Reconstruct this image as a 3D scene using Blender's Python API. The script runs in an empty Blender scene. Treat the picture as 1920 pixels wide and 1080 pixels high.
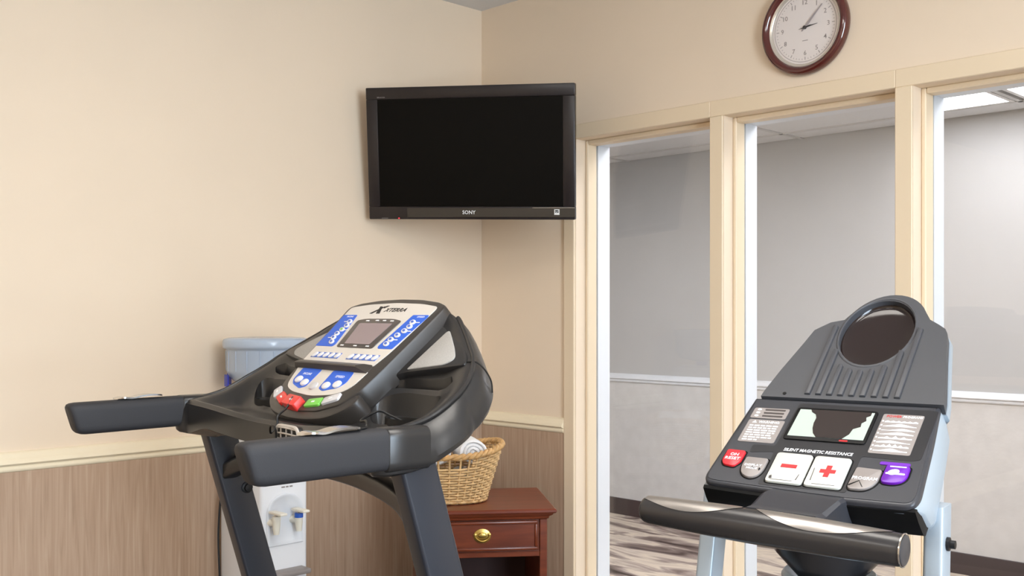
import bpy, bmesh, math, random
from mathutils import Vector, Matrix
random.seed(7)
PI = math.pi
scene = bpy.context.scene
COL = scene.collection

# ------------------------------------------------------------------ camera
# room axes: corner of the two walls at the origin, left wall x = 0, window wall y = 0
cam_d = bpy.data.cameras.new('camera')
cam_d.sensor_width = 36.0
cam_d.lens = 36.0 * 1955.0 / 1920.0
cam_d.shift_y = 48.0 / 1920.0
cam_d.clip_start = 0.02
cam = bpy.data.objects.new('camera', cam_d)
COL.objects.link(cam)
cam.location = (2.9213, -2.7348, 1.28)
cam.rotation_euler = (PI / 2, 0, math.atan2(0.70980, 0.70440))
scene.camera = cam

# ------------------------------------------------------------------ world, light, exposure
w = bpy.data.worlds.new('world'); scene.world = w
w.use_nodes = True
w.node_tree.nodes['Background'].inputs[0].default_value = (0.62, 0.78, 1.0, 1)
w.node_tree.nodes['Background'].inputs[1].default_value = 1.0
scene.view_settings.view_transform = 'Standard'
scene.view_settings.look = 'None'
scene.view_settings.gamma = 1.0
scene.view_settings.use_curve_mapping = False
scene.view_settings.exposure = -0.22
ROOM_LAMP = 10.8
HALL_LAMP = 10.5
DAY = 200.0
# daylight through the room's outer window, in the wall opposite the left wall
ld = bpy.data.lights.new('window_daylight', 'AREA')
ld.shape = 'RECTANGLE'; ld.size = 2.2; ld.size_y = 1.3; ld.energy = DAY; ld.color = (0.72, 0.86, 1.0)
lo = bpy.data.objects.new('window_daylight', ld); COL.objects.link(lo)
lo.location = (5.46, -2.4, 1.55); lo.rotation_euler = (0, PI / 2, 0)

# ------------------------------------------------------------------ materials
MATS = {}
def s2l(c):
    return tuple(((v / 255.0) / 12.92 if v / 255.0 <= 0.04045 else ((v / 255.0 + 0.055) / 1.055) ** 2.4) for v in c) + (1.0,)
def mat(name, rgb, rough=0.5, metal=0.0, spec=0.5, noise=0.0, nscale=40.0, bump=0.0, bscale=200.0, emit=None, estr=0.0, coat=0.0, trans=0.0, alpha=1.0):
    m = bpy.data.materials.new(name); m.use_nodes = True
    nt = m.node_tree; b = nt.nodes['Principled BSDF']
    col = s2l(rgb)
    b.inputs['Base Color'].default_value = col
    b.inputs['Roughness'].default_value = rough
    b.inputs['Metallic'].default_value = metal
    b.inputs['Specular IOR Level'].default_value = spec
    b.inputs['Coat Weight'].default_value = coat
    b.inputs['Transmission Weight'].default_value = trans
    b.inputs['Alpha'].default_value = alpha
    if emit:
        b.inputs['Emission Color'].default_value = s2l(emit); b.inputs['Emission Strength'].default_value = estr
    if noise or bump:
        tc = nt.nodes.new('ShaderNodeTexCoord')
    if noise:
        n = nt.nodes.new('ShaderNodeTexNoise'); n.inputs['Scale'].default_value = nscale; n.inputs['Detail'].default_value = 5
        r = nt.nodes.new('ShaderNodeValToRGB')
        r.color_ramp.elements[0].position = 0.3; r.color_ramp.elements[1].position = 0.7
        r.color_ramp.elements[0].color = tuple(max(0, c * (1 - noise)) for c in col[:3]) + (1,)
        r.color_ramp.elements[1].color = tuple(min(1, c * (1 + noise)) for c in col[:3]) + (1,)
        nt.links.new(tc.outputs['Object'], n.inputs['Vector']); nt.links.new(n.outputs['Fac'], r.inputs['Fac'])
        nt.links.new(r.outputs['Color'], b.inputs['Base Color'])
    if bump:
        n2 = nt.nodes.new('ShaderNodeTexNoise'); n2.inputs['Scale'].default_value = bscale; n2.inputs['Detail'].default_value = 4
        bp = nt.nodes.new('ShaderNodeBump'); bp.inputs['Strength'].default_value = bump; bp.inputs['Distance'].default_value = 0.002
        nt.links.new(tc.outputs['Object'], n2.inputs['Vector']); nt.links.new(n2.outputs['Fac'], bp.inputs['Height'])
        nt.links.new(bp.outputs['Normal'], b.inputs['Normal'])
    MATS[name] = m
    return m
def grain_mat(name, stops, scale, rough=0.5, detail=6, spec=0.4, dist=0.0, bump=0.0, rot=0.0):
    m = bpy.data.materials.new(name); m.use_nodes = True
    nt = m.node_tree; b = nt.nodes['Principled BSDF']
    tc = nt.nodes.new('ShaderNodeTexCoord'); mp = nt.nodes.new('ShaderNodeMapping')
    mp.inputs['Scale'].default_value = scale; mp.inputs['Rotation'].default_value = (0, 0, rot)
    n = nt.nodes.new('ShaderNodeTexNoise'); n.inputs['Scale'].default_value = 1.0; n.inputs['Detail'].default_value = detail
    n.inputs['Distortion'].default_value = dist
    r = nt.nodes.new('ShaderNodeValToRGB')
    while len(r.color_ramp.elements) < len(stops): r.color_ramp.elements.new(0.5)
    for e, (p, c) in zip(r.color_ramp.elements, stops):
        e.position = p; e.color = s2l(c)
    nt.links.new(tc.outputs['Object'], mp.inputs['Vector']); nt.links.new(mp.outputs['Vector'], n.inputs['Vector'])
    nt.links.new(n.outputs['Fac'], r.inputs['Fac']); nt.links.new(r.outputs['Color'], b.inputs['Base Color'])
    b.inputs['Roughness'].default_value = rough; b.inputs['Specular IOR Level'].default_value = spec
    if bump:
        bp = nt.nodes.new('ShaderNodeBump'); bp.inputs['Strength'].default_value = bump; bp.inputs['Distance'].default_value = 0.002
        nt.links.new(n.outputs['Fac'], bp.inputs['Height']); nt.links.new(bp.outputs['Normal'], b.inputs['Normal'])
    MATS[name] = m
    return m
def glass_mat(name, tint=(1, 1, 1), f0=1.5, rough=0.0):
    m = bpy.data.materials.new(name); m.use_nodes = True
    nt = m.node_tree; nt.nodes.clear()
    o = nt.nodes.new('ShaderNodeOutputMaterial'); mx = nt.nodes.new('ShaderNodeMixShader')
    fr = nt.nodes.new('ShaderNodeFresnel'); ge = nt.nodes.new('ShaderNodeNewGeometry')
    mi = nt.nodes.new('ShaderNodeMix'); mi.data_type = 'FLOAT'    # both faces of the sheet reflect alike, as in real plate glass
    mi.inputs[2].default_value = f0; mi.inputs[3].default_value = 1.0 / f0
    nt.links.new(ge.outputs['Backfacing'], mi.inputs[0]); nt.links.new(mi.outputs[0], fr.inputs['IOR'])
    t = nt.nodes.new('ShaderNodeBsdfTransparent'); t.inputs['Color'].default_value = tint + (1,)
    g = nt.nodes.new('ShaderNodeBsdfGlossy'); g.inputs['Roughness'].default_value = rough
    nt.links.new(fr.outputs[0], mx.inputs[0]); nt.links.new(t.outputs[0], mx.inputs[1]); nt.links.new(g.outputs[0], mx.inputs[2])
    nt.links.new(mx.outputs[0], o.inputs['Surface'])
    MATS[name] = m
    return m
mat('wall_paint', (236, 217, 193), 0.75, spec=0.25, noise=0.025, nscale=1.6, bump=0.08, bscale=260)
mat('trim_paint', (232, 212, 182), 0.42, spec=0.4)
mat('rail_paint', (243, 229, 200), 0.35, spec=0.4)
mat('white_paint', (226, 229, 233), 0.45, spec=0.3)
mat('ceiling_white', (226, 226, 228), 0.9, spec=0.1)
mat('tile_white', (226, 227, 228), 0.9, spec=0.1, noise=0.03, nscale=220, bump=0.2, bscale=300)
mat('tbar', (205, 205, 204), 0.5)
mat('hall_upper', (191, 191, 190), 0.8, spec=0.2, noise=0.02, nscale=3)
mat('hall_lower', (212, 211, 209), 0.75, spec=0.2, noise=0.045, nscale=14, bump=0.4, bscale=60)
mat('hall_base', (72, 62, 62), 0.5)
mat('room_floor', (120, 110, 102), 0.8, noise=0.15, nscale=20)
grain_mat('wainscot', [(0.2, (160, 133, 110)), (0.42, (178, 150, 126)), (0.6, (186, 159, 135)), (0.85, (200, 176, 152))], (105, 105, 4.0), 0.55, 9, 0.3, 0.9)
grain_mat('carpet', [(0.30, (72, 62, 58)), (0.40, (128, 114, 108)), (0.46, (164, 150, 142)), (0.52, (214, 200, 182)), (0.62, (190, 176, 164)), (0.74, (222, 211, 196))], (2.1, 7.5, 1), 0.95, 12, 0.1, 0.8, 0.3, 0.25)
grain_mat('mahogany', [(0.2, (82, 34, 18)), (0.5, (112, 51, 27)), (0.8, (134, 66, 37))], (6, 40, 40), 0.28, 6, 0.5, 0.4)
grain_mat('mahogany_top', [(0.2, (86, 36, 21)), (0.5, (110, 50, 30)), (0.8, (128, 62, 40))], (5, 40, 40), 0.3, 6, 0.5, 0.4)
mat('dark_inside', (52, 18, 12), 0.6)
mat('brass', (196, 166, 92), 0.3, metal=1.0)
glass_mat('pane_glass', (0.985, 0.99, 0.99), 1.45)
glass_mat('clock_glass', (1, 1, 1), 1.45)
mat('tv_bezel', (36, 30, 30), 0.32, spec=0.4)
mat('tv_screen', (2, 2, 2), 0.35, spec=0.12)
mat('tv_strip', (10, 10, 13), 0.06, spec=0.6, coat=0.5)
mat('tv_back', (24, 24, 25), 0.5)
mat('sticker_white', (230, 230, 228), 0.5)
mat('led_red', (255, 40, 50), 0.4, emit=(255, 40, 60), estr=3.0)
mat('black_metal', (26, 26, 28), 0.45, metal=0.3)
mat('clock_wood', (84, 30, 24), 0.14, spec=0.6, coat=0.7)
mat('clock_bezel', (226, 218, 205), 0.25, metal=0.6)
mat('clock_face', (240, 231, 226), 0.6)
mat('clock_print', (158, 146, 142), 0.7)
mat('clock_hand', (168, 158, 158), 0.4)
mat('clock_hub', (70, 64, 62), 0.3, metal=0.6)
# treadmill
mat('tm_plastic', (42, 41, 41), 0.3, spec=0.5, bump=0.05, bscale=900)
mat('tm_head', (56, 52, 49), 0.36, spec=0.5)
mat('tm_foam', (50, 50, 53), 0.62, spec=0.35, bump=0.12, bscale=700)
mat('tm_metal', (47, 50, 58), 0.34, spec=0.5)
mat('tm_silver', (222, 217, 210), 0.38, metal=0.1)
mat('tm_blue', (28, 98, 220), 0.4)
mat('tm_bluekey', (74, 110, 196), 0.4)
mat('tm_key', (232, 232, 236), 0.3, spec=0.5)
mat('tm_lcd', (146, 130, 134), 0.2, spec=0.5)
mat('tm_bezel', (72, 66, 64), 0.3)
mat('tm_mesh', (176, 174, 170), 0.6, noise=0.2, nscale=900, bump=0.5, bscale=1200)
mat('btn_red', (226, 62, 56), 0.32)
mat('btn_green', (122, 204, 84), 0.32)
mat('btn_grey', (205, 204, 206), 0.32)
mat('print_black', (26, 25, 26), 0.5)
mat('print_white', (242, 242, 244), 0.5)
mat('chrome', (210, 208, 205), 0.16, metal=1.0)
mat('black_rubber', (18, 18, 19), 0.5)
mat('grille_beige', (196, 188, 178), 0.5)
# cardio machine
mat('cm_plastic', (66, 67, 71), 0.45, spec=0.4, noise=0.05, nscale=9, bump=0.06, bscale=900)
mat('cm_panel', (54, 55, 60), 0.36, spec=0.45)
mat('cm_panel_dark', (36, 36, 39), 0.3, spec=0.5)
mat('cm_black', (10, 10, 11), 0.5, spec=0.2)
mat('cm_silver', (168, 181, 192), 0.36, metal=0.25)
mat('cm_hole', (34, 25, 24), 0.12, spec=0.5)
mat('cm_grey', (142, 135, 132), 0.45)
mat('cm_white', (206, 207, 199), 0.4)
mat('cm_red', (196, 34, 40), 0.4)
mat('cm_redbtn', (226, 44, 54), 0.35)
mat('cm_purple', (106, 28, 172), 0.35)
mat('cm_lcd', (176, 188, 180), 0.25)
mat('cm_lcd_dark', (44, 36, 34), 0.25)
mat('cm_grip', (50, 48, 48), 0.27, spec=0.55)
mat('cm_pad', (184, 178, 172), 0.28, metal=0.9)
# small things
mat('wicker', (214, 178, 126), 0.5, noise=0.18, nscale=60)
mat('wicker_rim', (203, 160, 104), 0.45, noise=0.2, nscale=50)
mat('towel', (240, 240, 241), 0.95, spec=0.1, bump=0.6, bscale=500)
mat('cooler_white', (232, 234, 238), 0.4, spec=0.4)
mat('cooler_recess', (224, 228, 234), 0.4)
mat('tap_cream', (232, 228, 214), 0.4)
mat('tap_blue', (40, 92, 190), 0.4)
mat('tap_red', (190, 60, 50), 0.4)
mat('cooler_blue', (28, 48, 176), 0.4)
mat('bottle', (198, 213, 232), 0.15, spec=0.6, trans=0.25)
mat('bottle_rim', (190, 206, 228), 0.15, spec=0.6, trans=0.2)
mat('lamp_frame', (236, 236, 236), 0.5)
mat('lamp_room', (255, 255, 255), 0.5, emit=(255, 249, 241), estr=ROOM_LAMP)
mat('lamp_hall', (255, 255, 255), 0.5, emit=(250, 250, 255), estr=HALL_LAMP)
mat('belt', (30, 30, 31), 0.8)

# ------------------------------------------------------------------ mesh helpers
class MB:
    def __init__(s, fn=None):
        s.v = []; s.f = []; s.fn = fn
    def add(s, vs, fs, fn=None):
        o = len(s.v); fn = fn or s.fn
        s.v += [tuple(fn(*p)) if fn else tuple(p) for p in vs]
        s.f += [tuple(i + o for i in f) for f in fs]
        return s
    def box(s, x0, x1, y0, y1, z0, z1, fn=None):
        vs = [(x, y, z) for z in (z0, z1) for y in (y0, y1) for x in (x0, x1)]
        return s.add(vs, [(0, 2, 3, 1), (4, 5, 7, 6), (0, 1, 5, 4), (2, 6, 7, 3), (0, 4, 6, 2), (1, 3, 7, 5)], fn)
    def rbox(s, x0, x1, y0, y1, z0, z1, r, seg=2, fn=None):
        bm = bmesh.new()
        bmesh.ops.create_cube(bm, size=1)
        for v in bm.verts:
            v.co = Vector(((x0 + x1) / 2 + v.co.x * (x1 - x0), (y0 + y1) / 2 + v.co.y * (y1 - y0), (z0 + z1) / 2 + v.co.z * (z1 - z0)))
        bmesh.ops.bevel(bm, geom=bm.edges[:], offset=r, segments=seg, affect='EDGES', profile=0.5)
        bm.verts.index_update()
        vs = [tuple(v.co) for v in bm.verts]; fs = [tuple(v.index for v in f.verts) for f in bm.faces]
        bm.free()
        return s.add(vs, fs, fn)
    def loft(s, rings, closed=True, cap0=True, cap1=True, fn=None):
        n = len(rings[0]); vs = [p for r in rings for p in r]; fs = []
        m = n if closed else n - 1
        for i in range(len(rings) - 1):
            for j in range(m):
                k = (j + 1) % n
                fs.append((i * n + j, i * n + k, (i + 1) * n + k, (i + 1) * n + j))
        if cap0: fs.append(tuple(reversed(range(n))))
        if cap1: fs.append(tuple((len(rings) - 1) * n + j for j in range(n)))
        return s.add(vs, fs, fn)
    def prism(s, poly, h0, h1, ch=0.0, fn=None):
        rings = [[(x, y, h0) for x, y in poly]]
        if ch:
            rings.append([(x, y, h1 - ch) for x, y in poly])
            rings.append([(x, y, h1 - ch * 0.3) for x, y in inset(poly, ch * 0.35)])
            rings.append([(x, y, h1) for x, y in inset(poly, ch)])
        else:
            rings.append([(x, y, h1) for x, y in poly])
        return s.loft(rings, fn=fn)
    def tube(s, pts, r, seg=8, closed=False, fn=None, caps=True):
        pts = [Vector(p) for p in pts]; n = len(pts)
        rs = r if isinstance(r, (list, tuple)) else [r] * n
        rings = []; up = None
        for i, p in enumerate(pts):
            a = pts[(i - 1) % n] if (closed or i > 0) else p
            b = pts[(i + 1) % n] if (closed or i < n - 1) else p
            d = (b - a).normalized()
            if up is None:
                up = Vector((0, 0, 1)) if abs(d.z) < 0.9 else Vector((1, 0, 0))
            u = (up - d * up.dot(d)).normalized(); v = d.cross(u); up = u
            rings.append([tuple(p + (u * math.cos(2 * PI * k / seg) + v * math.sin(2 * PI * k / seg)) * rs[i]) for k in range(seg)])
        if closed: rings.append(rings[0])
        return s.loft(rings, cap0=caps and not closed, cap1=caps and not closed, fn=fn)
    def lathe(s, prof, seg=32, sx=1.0, sy=1.0, fn=None, cap0=True, cap1=True):
        rings = [[(r * sx * math.cos(2 * PI * k / seg), r * sy * math.sin(2 * PI * k / seg), z) for k in range(seg)] for r, z in prof]
        return s.loft(rings, fn=fn, cap0=cap0, cap1=cap1)
    def build(s, name, m, parent=None, smooth=35, kind=None, label=None):
        me = bpy.data.meshes.new(name)
        me.from_pydata(s.v, [], s.f); me.validate(); me.update()
        bm = bmesh.new(); bm.from_mesh(me); bmesh.ops.recalc_face_normals(bm, faces=bm.faces[:]); bm.to_mesh(me); bm.free()
        if smooth:
            me.shade_smooth(); me.set_sharp_from_angle(angle=math.radians(smooth))
        me.materials.append(MATS[m])
        o = bpy.data.objects.new(name, me); COL.objects.link(o)
        if parent: o.parent = parent
        if kind: o['kind'] = kind
        if label: o['label'] = label
        return o
def inset(poly, d):
    n = len(poly); area = sum(poly[i][0] * poly[(i + 1) % n][1] - poly[(i + 1) % n][0] * poly[i][1] for i in range(n))
    sg = 1 if area > 0 else -1; out = []
    for i in range(n):
        p0, p1, p2 = Vector(poly[i - 1]), Vector(poly[i]), Vector(poly[(i + 1) % n])
        e1 = (p1 - p0).normalized(); e2 = (p2 - p1).normalized()
        n1 = Vector((-e1.y, e1.x)) * sg; n2 = Vector((-e2.y, e2.x)) * sg
        b = n1 + n2
        if b.length < 1e-6: out.append(tuple(p1)); continue
        b.normalize(); k = d / max(0.5, b.dot(n1))
        out.append(tuple(p1 + b * k))
    return out
def rpoly(pts, r, seg=4):
    out = []; n = len(pts); rr = r if isinstance(r, (list, tuple)) else [r] * n
    for i in range(n):
        p0, p1, p2 = Vector(pts[i - 1]), Vector(pts[i]), Vector(pts[(i + 1) % n])
        if rr[i] <= 0: out.append(tuple(p1)); continue
        a = p1 + (p0 - p1).normalized() * min(rr[i], (p0 - p1).length * 0.49)
        b = p1 + (p2 - p1).normalized() * min(rr[i], (p2 - p1).length * 0.49)
        for k in range(seg + 1):
            t = k / seg
            out.append(tuple(a * (1 - t) ** 2 + p1 * 2 * t * (1 - t) + b * t * t))
    return out
def rrect(x0, x1, y0, y1, r, seg=4): return rpoly([(x0, y0), (x1, y0), (x1, y1), (x0, y1)], r, seg)
def ell(cx, cy, a, b, n=24, rot=0):
    return [(cx + a * math.cos(2 * PI * k / n) * math.cos(rot) - b * math.sin(2 * PI * k / n) * math.sin(rot),
             cy + a * math.cos(2 * PI * k / n) * math.sin(rot) + b * math.sin(2 * PI * k / n) * math.cos(rot)) for k in range(n)]
def smooth_curve(pts, n=8):
    pts = [Vector(p) for p in pts]; out = []
    for i in range(len(pts) - 1):
        p0 = pts[max(0, i - 1)]; p1 = pts[i]; p2 = pts[i + 1]; p3 = pts[min(len(pts) - 1, i + 2)]
        for k in range(n):
            t = k / n
            out.append(tuple(0.5 * ((2 * p1) + (p2 - p0) * t + (2 * p0 - 5 * p1 + 4 * p2 - p3) * t * t + (3 * p1 - p0 - 3 * p2 + p3) * t ** 3)))
    out.append(tuple(pts[-1]))
    return out
def thing(name, label, cat, loc=(0, 0, 0), rz=0.0, group=None):
    o = bpy.data.objects.new(name, None); COL.objects.link(o); o.empty_display_size = 0.05
    o.location = loc; o.rotation_euler = (0, 0, rz); o['label'] = label; o['category'] = cat
    if group: o['group'] = group
    return o
def tag(o, label, cat, group=None):
    o['label'] = label; o['category'] = cat
    if group: o['group'] = group
    return o
def plane_fn(f0, z0, deg, n0=0.0):
    c, sn = math.cos(math.radians(deg)), math.sin(math.radians(deg))
    return lambda s, t, n: (s, f0 + t * c - (n + n0) * sn, z0 + t * sn + (n + n0) * c)
TXT = {}
def text_geo(body, bold=False):
    if body in TXT: return TXT[body]
    cu = bpy.data.curves.new('lettering', 'FONT'); cu.body = body; cu.align_x = 'CENTER'; cu.align_y = 'CENTER'
    cu.size = 1.0; cu.resolution_u = 2; cu.extrude = 0.02; cu.offset = 0.005
    ob = bpy.data.objects.new('lettering', cu); COL.objects.link(ob)
    dg = bpy.context.evaluated_depsgraph_get()
    me = bpy.data.meshes.new_from_object(ob.evaluated_get(dg))
    vs = [tuple(v.co) for v in me.vertices]; fs = [tuple(p.vertices) for p in me.polygons]
    bpy.data.objects.remove(ob); bpy.data.curves.remove(cu); bpy.data.meshes.remove(me)
    xs = [v[0] for v in vs]; ys = [v[1] for v in vs]
    cx, cy = (min(xs) + max(xs)) / 2, (min(ys) + max(ys)) / 2
    vs = [(x - cx, y - cy, z) for x, y, z in vs]
    TXT[body] = (vs, fs, max(xs) - min(xs), max(ys) - min(ys))
    return TXT[body]
def put_text(mb, body, x, y, n, w=None, h=None, shear=0.0, fn=None, rot=0.0):
    vs, fs, tw, thh = text_geo(body)
    kx = w / tw if w else h / thh
    ky = h / thh if h else kx
    c, sn = math.cos(rot), math.sin(rot); out = []
    for a, b, z in vs:
        p = (a + shear * b) * kx; q = b * ky
        out.append((x + p * c - q * sn, y + p * sn + q * c, n + z * 0.012))
    return mb.add(out, fs, fn)
def boolean_cut(o, cutters):
    for c in cutters:
        md = o.modifiers.new('cut', 'BOOLEAN'); md.operation = 'DIFFERENCE'; md.solver = 'MANIFOLD'; md.object = c
    bpy.context.view_layer.update()
    dg = bpy.context.evaluated_depsgraph_get()
    me = bpy.data.meshes.new_from_object(o.evaluated_get(dg))
    o.modifiers.clear(); old = o.data; me.name = old.name; o.data = me; bpy.data.meshes.remove(old)
    me.shade_smooth(); me.set_sharp_from_angle(angle=math.radians(35))
    for c in cutters:
        d = c.data; bpy.data.objects.remove(c); bpy.data.meshes.remove(d)
def struct(o, label=None):
    o['kind'] = 'structure'
    if label: o['label'] = label
    return o

# ================================================================== THE ROOM
CEIL = 2.44; RX = 5.5; RY = -5.5; WT = 0.165
OPEN = [(0.484, 1.0476), (1.0948, 1.6460), (1.6935, 2.2450), (2.2925, 2.8440)]
SILL, HEAD = 0.25, 1.892
struct(MB().box(-0.15, RX + 0.15, RY - 0.15, WT, -0.1, 0).build('floor', 'room_floor'), 'dark floor of the exercise room')
struct(MB().box(-0.15, RX + 0.15, RY - 0.15, WT, CEIL, CEIL + 0.08).build('ceiling', 'ceiling_white'), 'white ceiling above the exercise room')
wl = struct(MB().box(-0.15, 0, RY, WT, 0, CEIL).build('wall_left', 'wall_paint'), 'cream painted wall behind the treadmill')
m = MB()
m.box(0, OPEN[0][0], 0, WT, 0, CEIL)
m.box(OPEN[-1][1], RX, 0, WT, 0, CEIL)
m.box(OPEN[0][0], OPEN[-1][1], 0, WT, HEAD, CEIL)
m.box(OPEN[0][0], OPEN[-1][1], 0, WT, 0, SILL)
for i in range(3): m.box(OPEN[i][1], OPEN[i + 1][0], 0, WT, SILL, HEAD)
wr = struct(m.build('wall_right', 'wall_paint'), 'cream wall with tall interior windows and a clock')
struct(MB().box(-0.15, RX + 0.15, RY - 0.15, RY, 0, CEIL).build('wall_back', 'wall_paint'), 'cream wall at the back of the room')
m = MB()   # outer wall with a daylight window
m.box(RX, RX + 0.15, RY, 0.165, 0, 0.9); m.box(RX, RX + 0.15, RY, 0.165, 2.2, CEIL)
m.box(RX, RX + 0.15, RY, -3.5, 0.9, 2.2); m.box(RX, RX + 0.15, -1.3, 0.165, 0.9, 2.2)
struct(m.build('wall_outer', 'wall_paint'), 'cream outer wall with a daylight window')
wo = bpy.data.objects.new('window_5', None); COL.objects.link(wo); struct(wo, 'outer daylight window with white frame'); wo.location = (RX + 0.05, -2.4, 0.9)
for a, b, c, d in ((-1.1, 1.1, 0, 0.05), (-1.1, 1.1, 1.25, 1.3), (-1.1, -1.05, 0.05, 1.25), (1.05, 1.1, 0.05, 1.25), (-0.02, 0.02, 0.05, 1.25)):
    MB().box(0.0, 0.05, a, b, c, d).build('frame_bar', 'white_paint', wo)

# wainscot panels and chair rails
wsl = MB().box(0, 0.009, RY, 0.0, 0, 0.872).build('wainscot_panel', 'wainscot', wl)
MB().box(0.009, OPEN[0][0] - 0.048, -0.009, 0.0, 0, 0.872).build('wainscot_panel', 'wainscot', wr)
RAILP = [(0, 0.857), (0.009, 0.857), (0.013, 0.860), (0.015, 0.868), (0.012, 0.873), (0.013, 0.875), (0.020, 0.877), (0.0225, 0.880), (0.021, 0.888), (0.0165, 0.893), (0.0145, 0.895), (0.0125, 0.902), (0.008, 0.909), (0.0, 0.911)]
m = MB().loft([[(d, y, z) for d, z in RAILP] for y in (RY, -0.0005)])
struct(m.build('trim_1', 'rail_paint', smooth=50), 'cream moulded chair rail along the left wall')
m = MB().loft([[(x, -d - 0.0005, z) for d, z in RAILP] for x in (0.024, OPEN[0][0] - 0.0485)])
struct(m.build('trim_2', 'rail_paint', smooth=50), 'short cream chair rail between corner and first window')
bb = [(0, 0), (0.014, 0), (0.014, 0.085), (0.006, 0.1), (0, 0.1)]
struct(MB().loft([[(d + 0.009, y, z) for d, z in bb] for y in (RY, -0.01)]).build('baseboard_left', 'trim_paint'))

# interior windows: face frame, stops, pane, white hallway liner
for i, (a, b) in enumerate(OPEN):
    wn = bpy.data.objects.new('window_%d' % (i + 1), None); COL.objects.link(wn); wn.location = (0, 0, 0)
    struct(wn, ['narrow interior window beside the television', 'middle interior window pane under the clock', 'interior window pane behind the grey cardio machine', 'interior window pane farthest from the corner'][i])
    F = 0.006
    if i == 0: MB().rbox(a - 0.048, a, -F - 0.006, -0.0005, SILL - 0.05, HEAD, 0.002, 1).build('casing_post', 'trim_paint', wn)
    nx = OPEN[i + 1][0] if i < 3 else b + 0.048
    MB().rbox(b, nx, -F - 0.002, -0.0005, SILL - 0.05, HEAD, 0.002, 1).build('casing_post', 'trim_paint', wn)
    MB().rbox((a - 0.048) if i == 0 else a - 0.0475, b if i < 3 else nx, -F, -0.0005, HEAD, HEAD + 0.05, 0.002, 1).build('casing_head', 'trim_paint', wn)
    MB().rbox((a - 0.048) if i == 0 else a - 0.0475, b if i < 3 else nx, -F, -0.0005, SILL - 0.05, SILL, 0.002, 1).build('casing_sill', 'trim_paint', wn)
    for nm, x0, x1, z0, z1 in (('stop_bead', a, a + 0.014, SILL, HEAD), ('stop_bead', b - 0.014, b, SILL, HEAD), ('stop_bead', a + 0.014, b - 0.014, HEAD - 0.016, HEAD), ('stop_bead', a + 0.014, b - 0.014, SILL, SILL + 0.014)):
        MB().rbox(x0, x1, 0.048, 0.0965, z0, z1, 0.003, 1).build(nm, 'trim_paint', wn)
    for x0, x1, z0, z1 in ((a, a + 0.012, SILL, HEAD), (b - 0.012, b, SILL, HEAD), (a + 0.012, b - 0.012, HEAD - 0.012, HEAD), (a + 0.012, b - 0.012, SILL, SILL + 0.012)):
        MB().box(x0, x1, 0.1045, WT + 0.004, z0, z1).build('hall_liner', 'white_paint', wn)
    MB().box(a + 0.001, b - 0.001, 0.097, 0.104, SILL + 0.001, HEAD - 0.001).build('pane', 'pane_glass', wn, smooth=0)

# ------------------------------------------------------------------ hallway beyond the windows
HY_, HC = 2.45, 2.243
HX0, HX1 = -4.2, 5.6
struct(MB().box(HX0, HX1, WT, HY_ + 0.12, -0.1, 0).build('floor_hallway', 'carpet'), 'hallway carpet with brown and beige abstract streaks')
wh = struct(MB().box(HX0, HX1, HY_, HY_ + 0.12, 0, HC + 0.1).build('wall_hallway', 'hall_upper'), 'grey hallway wall with white chair rail')
MB().box(HX0, HX1, HY_ - 0.004, HY_, 0.1, 0.85).build('textured_wallpaper', 'hall_lower', wh)
struct(MB().loft([[(x, HY_ - d, z - 0.012) for d, z in RAILP] for x in (HX0, HX1)]).build('trim_3', 'white_paint', smooth=50), 'white chair rail along the hallway wall')
struct(MB().rbox(HX0, HX1, HY_ - 0.014, HY_ - 0.0045, 0, 0.105, 0.003, 1).build('baseboard_hallway', 'hall_base'), 'dark brown baseboard along the hallway wall')
struct(MB().box(HX0 - 0.1, HX0, WT, HY_ + 0.12, 0, HC + 0.1).build('wall_hallway_end', 'hall_upper'))
struct(MB().box(HX1, HX1 + 0.1, WT, HY_ + 0.12, 0, HC + 0.1).build('wall_hallway_near', 'hall_upper'))
struct(MB().box(HX0, -0.15, 0.05, WT, 0, HC + 0.1).build('wall_hallway_side', 'hall_upper'))
# suspended ceiling: runners and lay-in tiles
GX = [-4.2, -3.66, -2.44, -1.22, 0.0, 1.22, 2.44, 3.66, 4.88, 5.6]; GX = [GX[0]] + [x - 0.03 for x in GX[1:-1]] + [GX[-1]]
GY = [WT, 0.403, 1.013, 1.623, 2.233, HY_]
LAMPS = {(4, 3): (0.76, 1.17), (5, 3): (1.22, 1.80), (4, 1): (0.0, 1.19), (6, 1): (2.44, 3.58), (5, 1): (1.24, 2.36), (3, 1): (-1.2, -0.06), (1, 1): (-3.6, -2.5)}
hc = struct(MB().box(HX0, HX1, WT, HY_ + 0.12, HC + 0.1, HC + 0.14).build('ceiling_hallway', 'ceiling_white'), 'suspended tile ceiling of the hallway')
for x in GX[1:-1]: MB().box(x - 0.011, x + 0.011, WT, HY_, HC - 0.002, HC + 0.02).build('ceiling_runner', 'tbar', hc)
for y in GY[1:-1]: MB().box(HX0, HX1, y - 0.011, y + 0.011, HC - 0.002, HC + 0.02).build('ceiling_runner', 'tbar', hc)
HL = {(4, 3): 'bright hallway ceiling light seen through the third window pane', (5, 3): 'hallway ceiling light at the upper right edge of the picture',
      (4, 1): 'hallway ceiling light close above the first window', (5, 1): 'added hallway light, unseen, close above the third window', (6, 1): 'added hallway light, unseen, close above the last window',  # lamps over third and last window added, unseen, to brighten the hallway
      (3, 1): 'added hallway light, unseen, left of the first window', (1, 1): 'hallway ceiling light farthest to the left'}  # lamp left of first window added out of view to even the far wall
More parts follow.
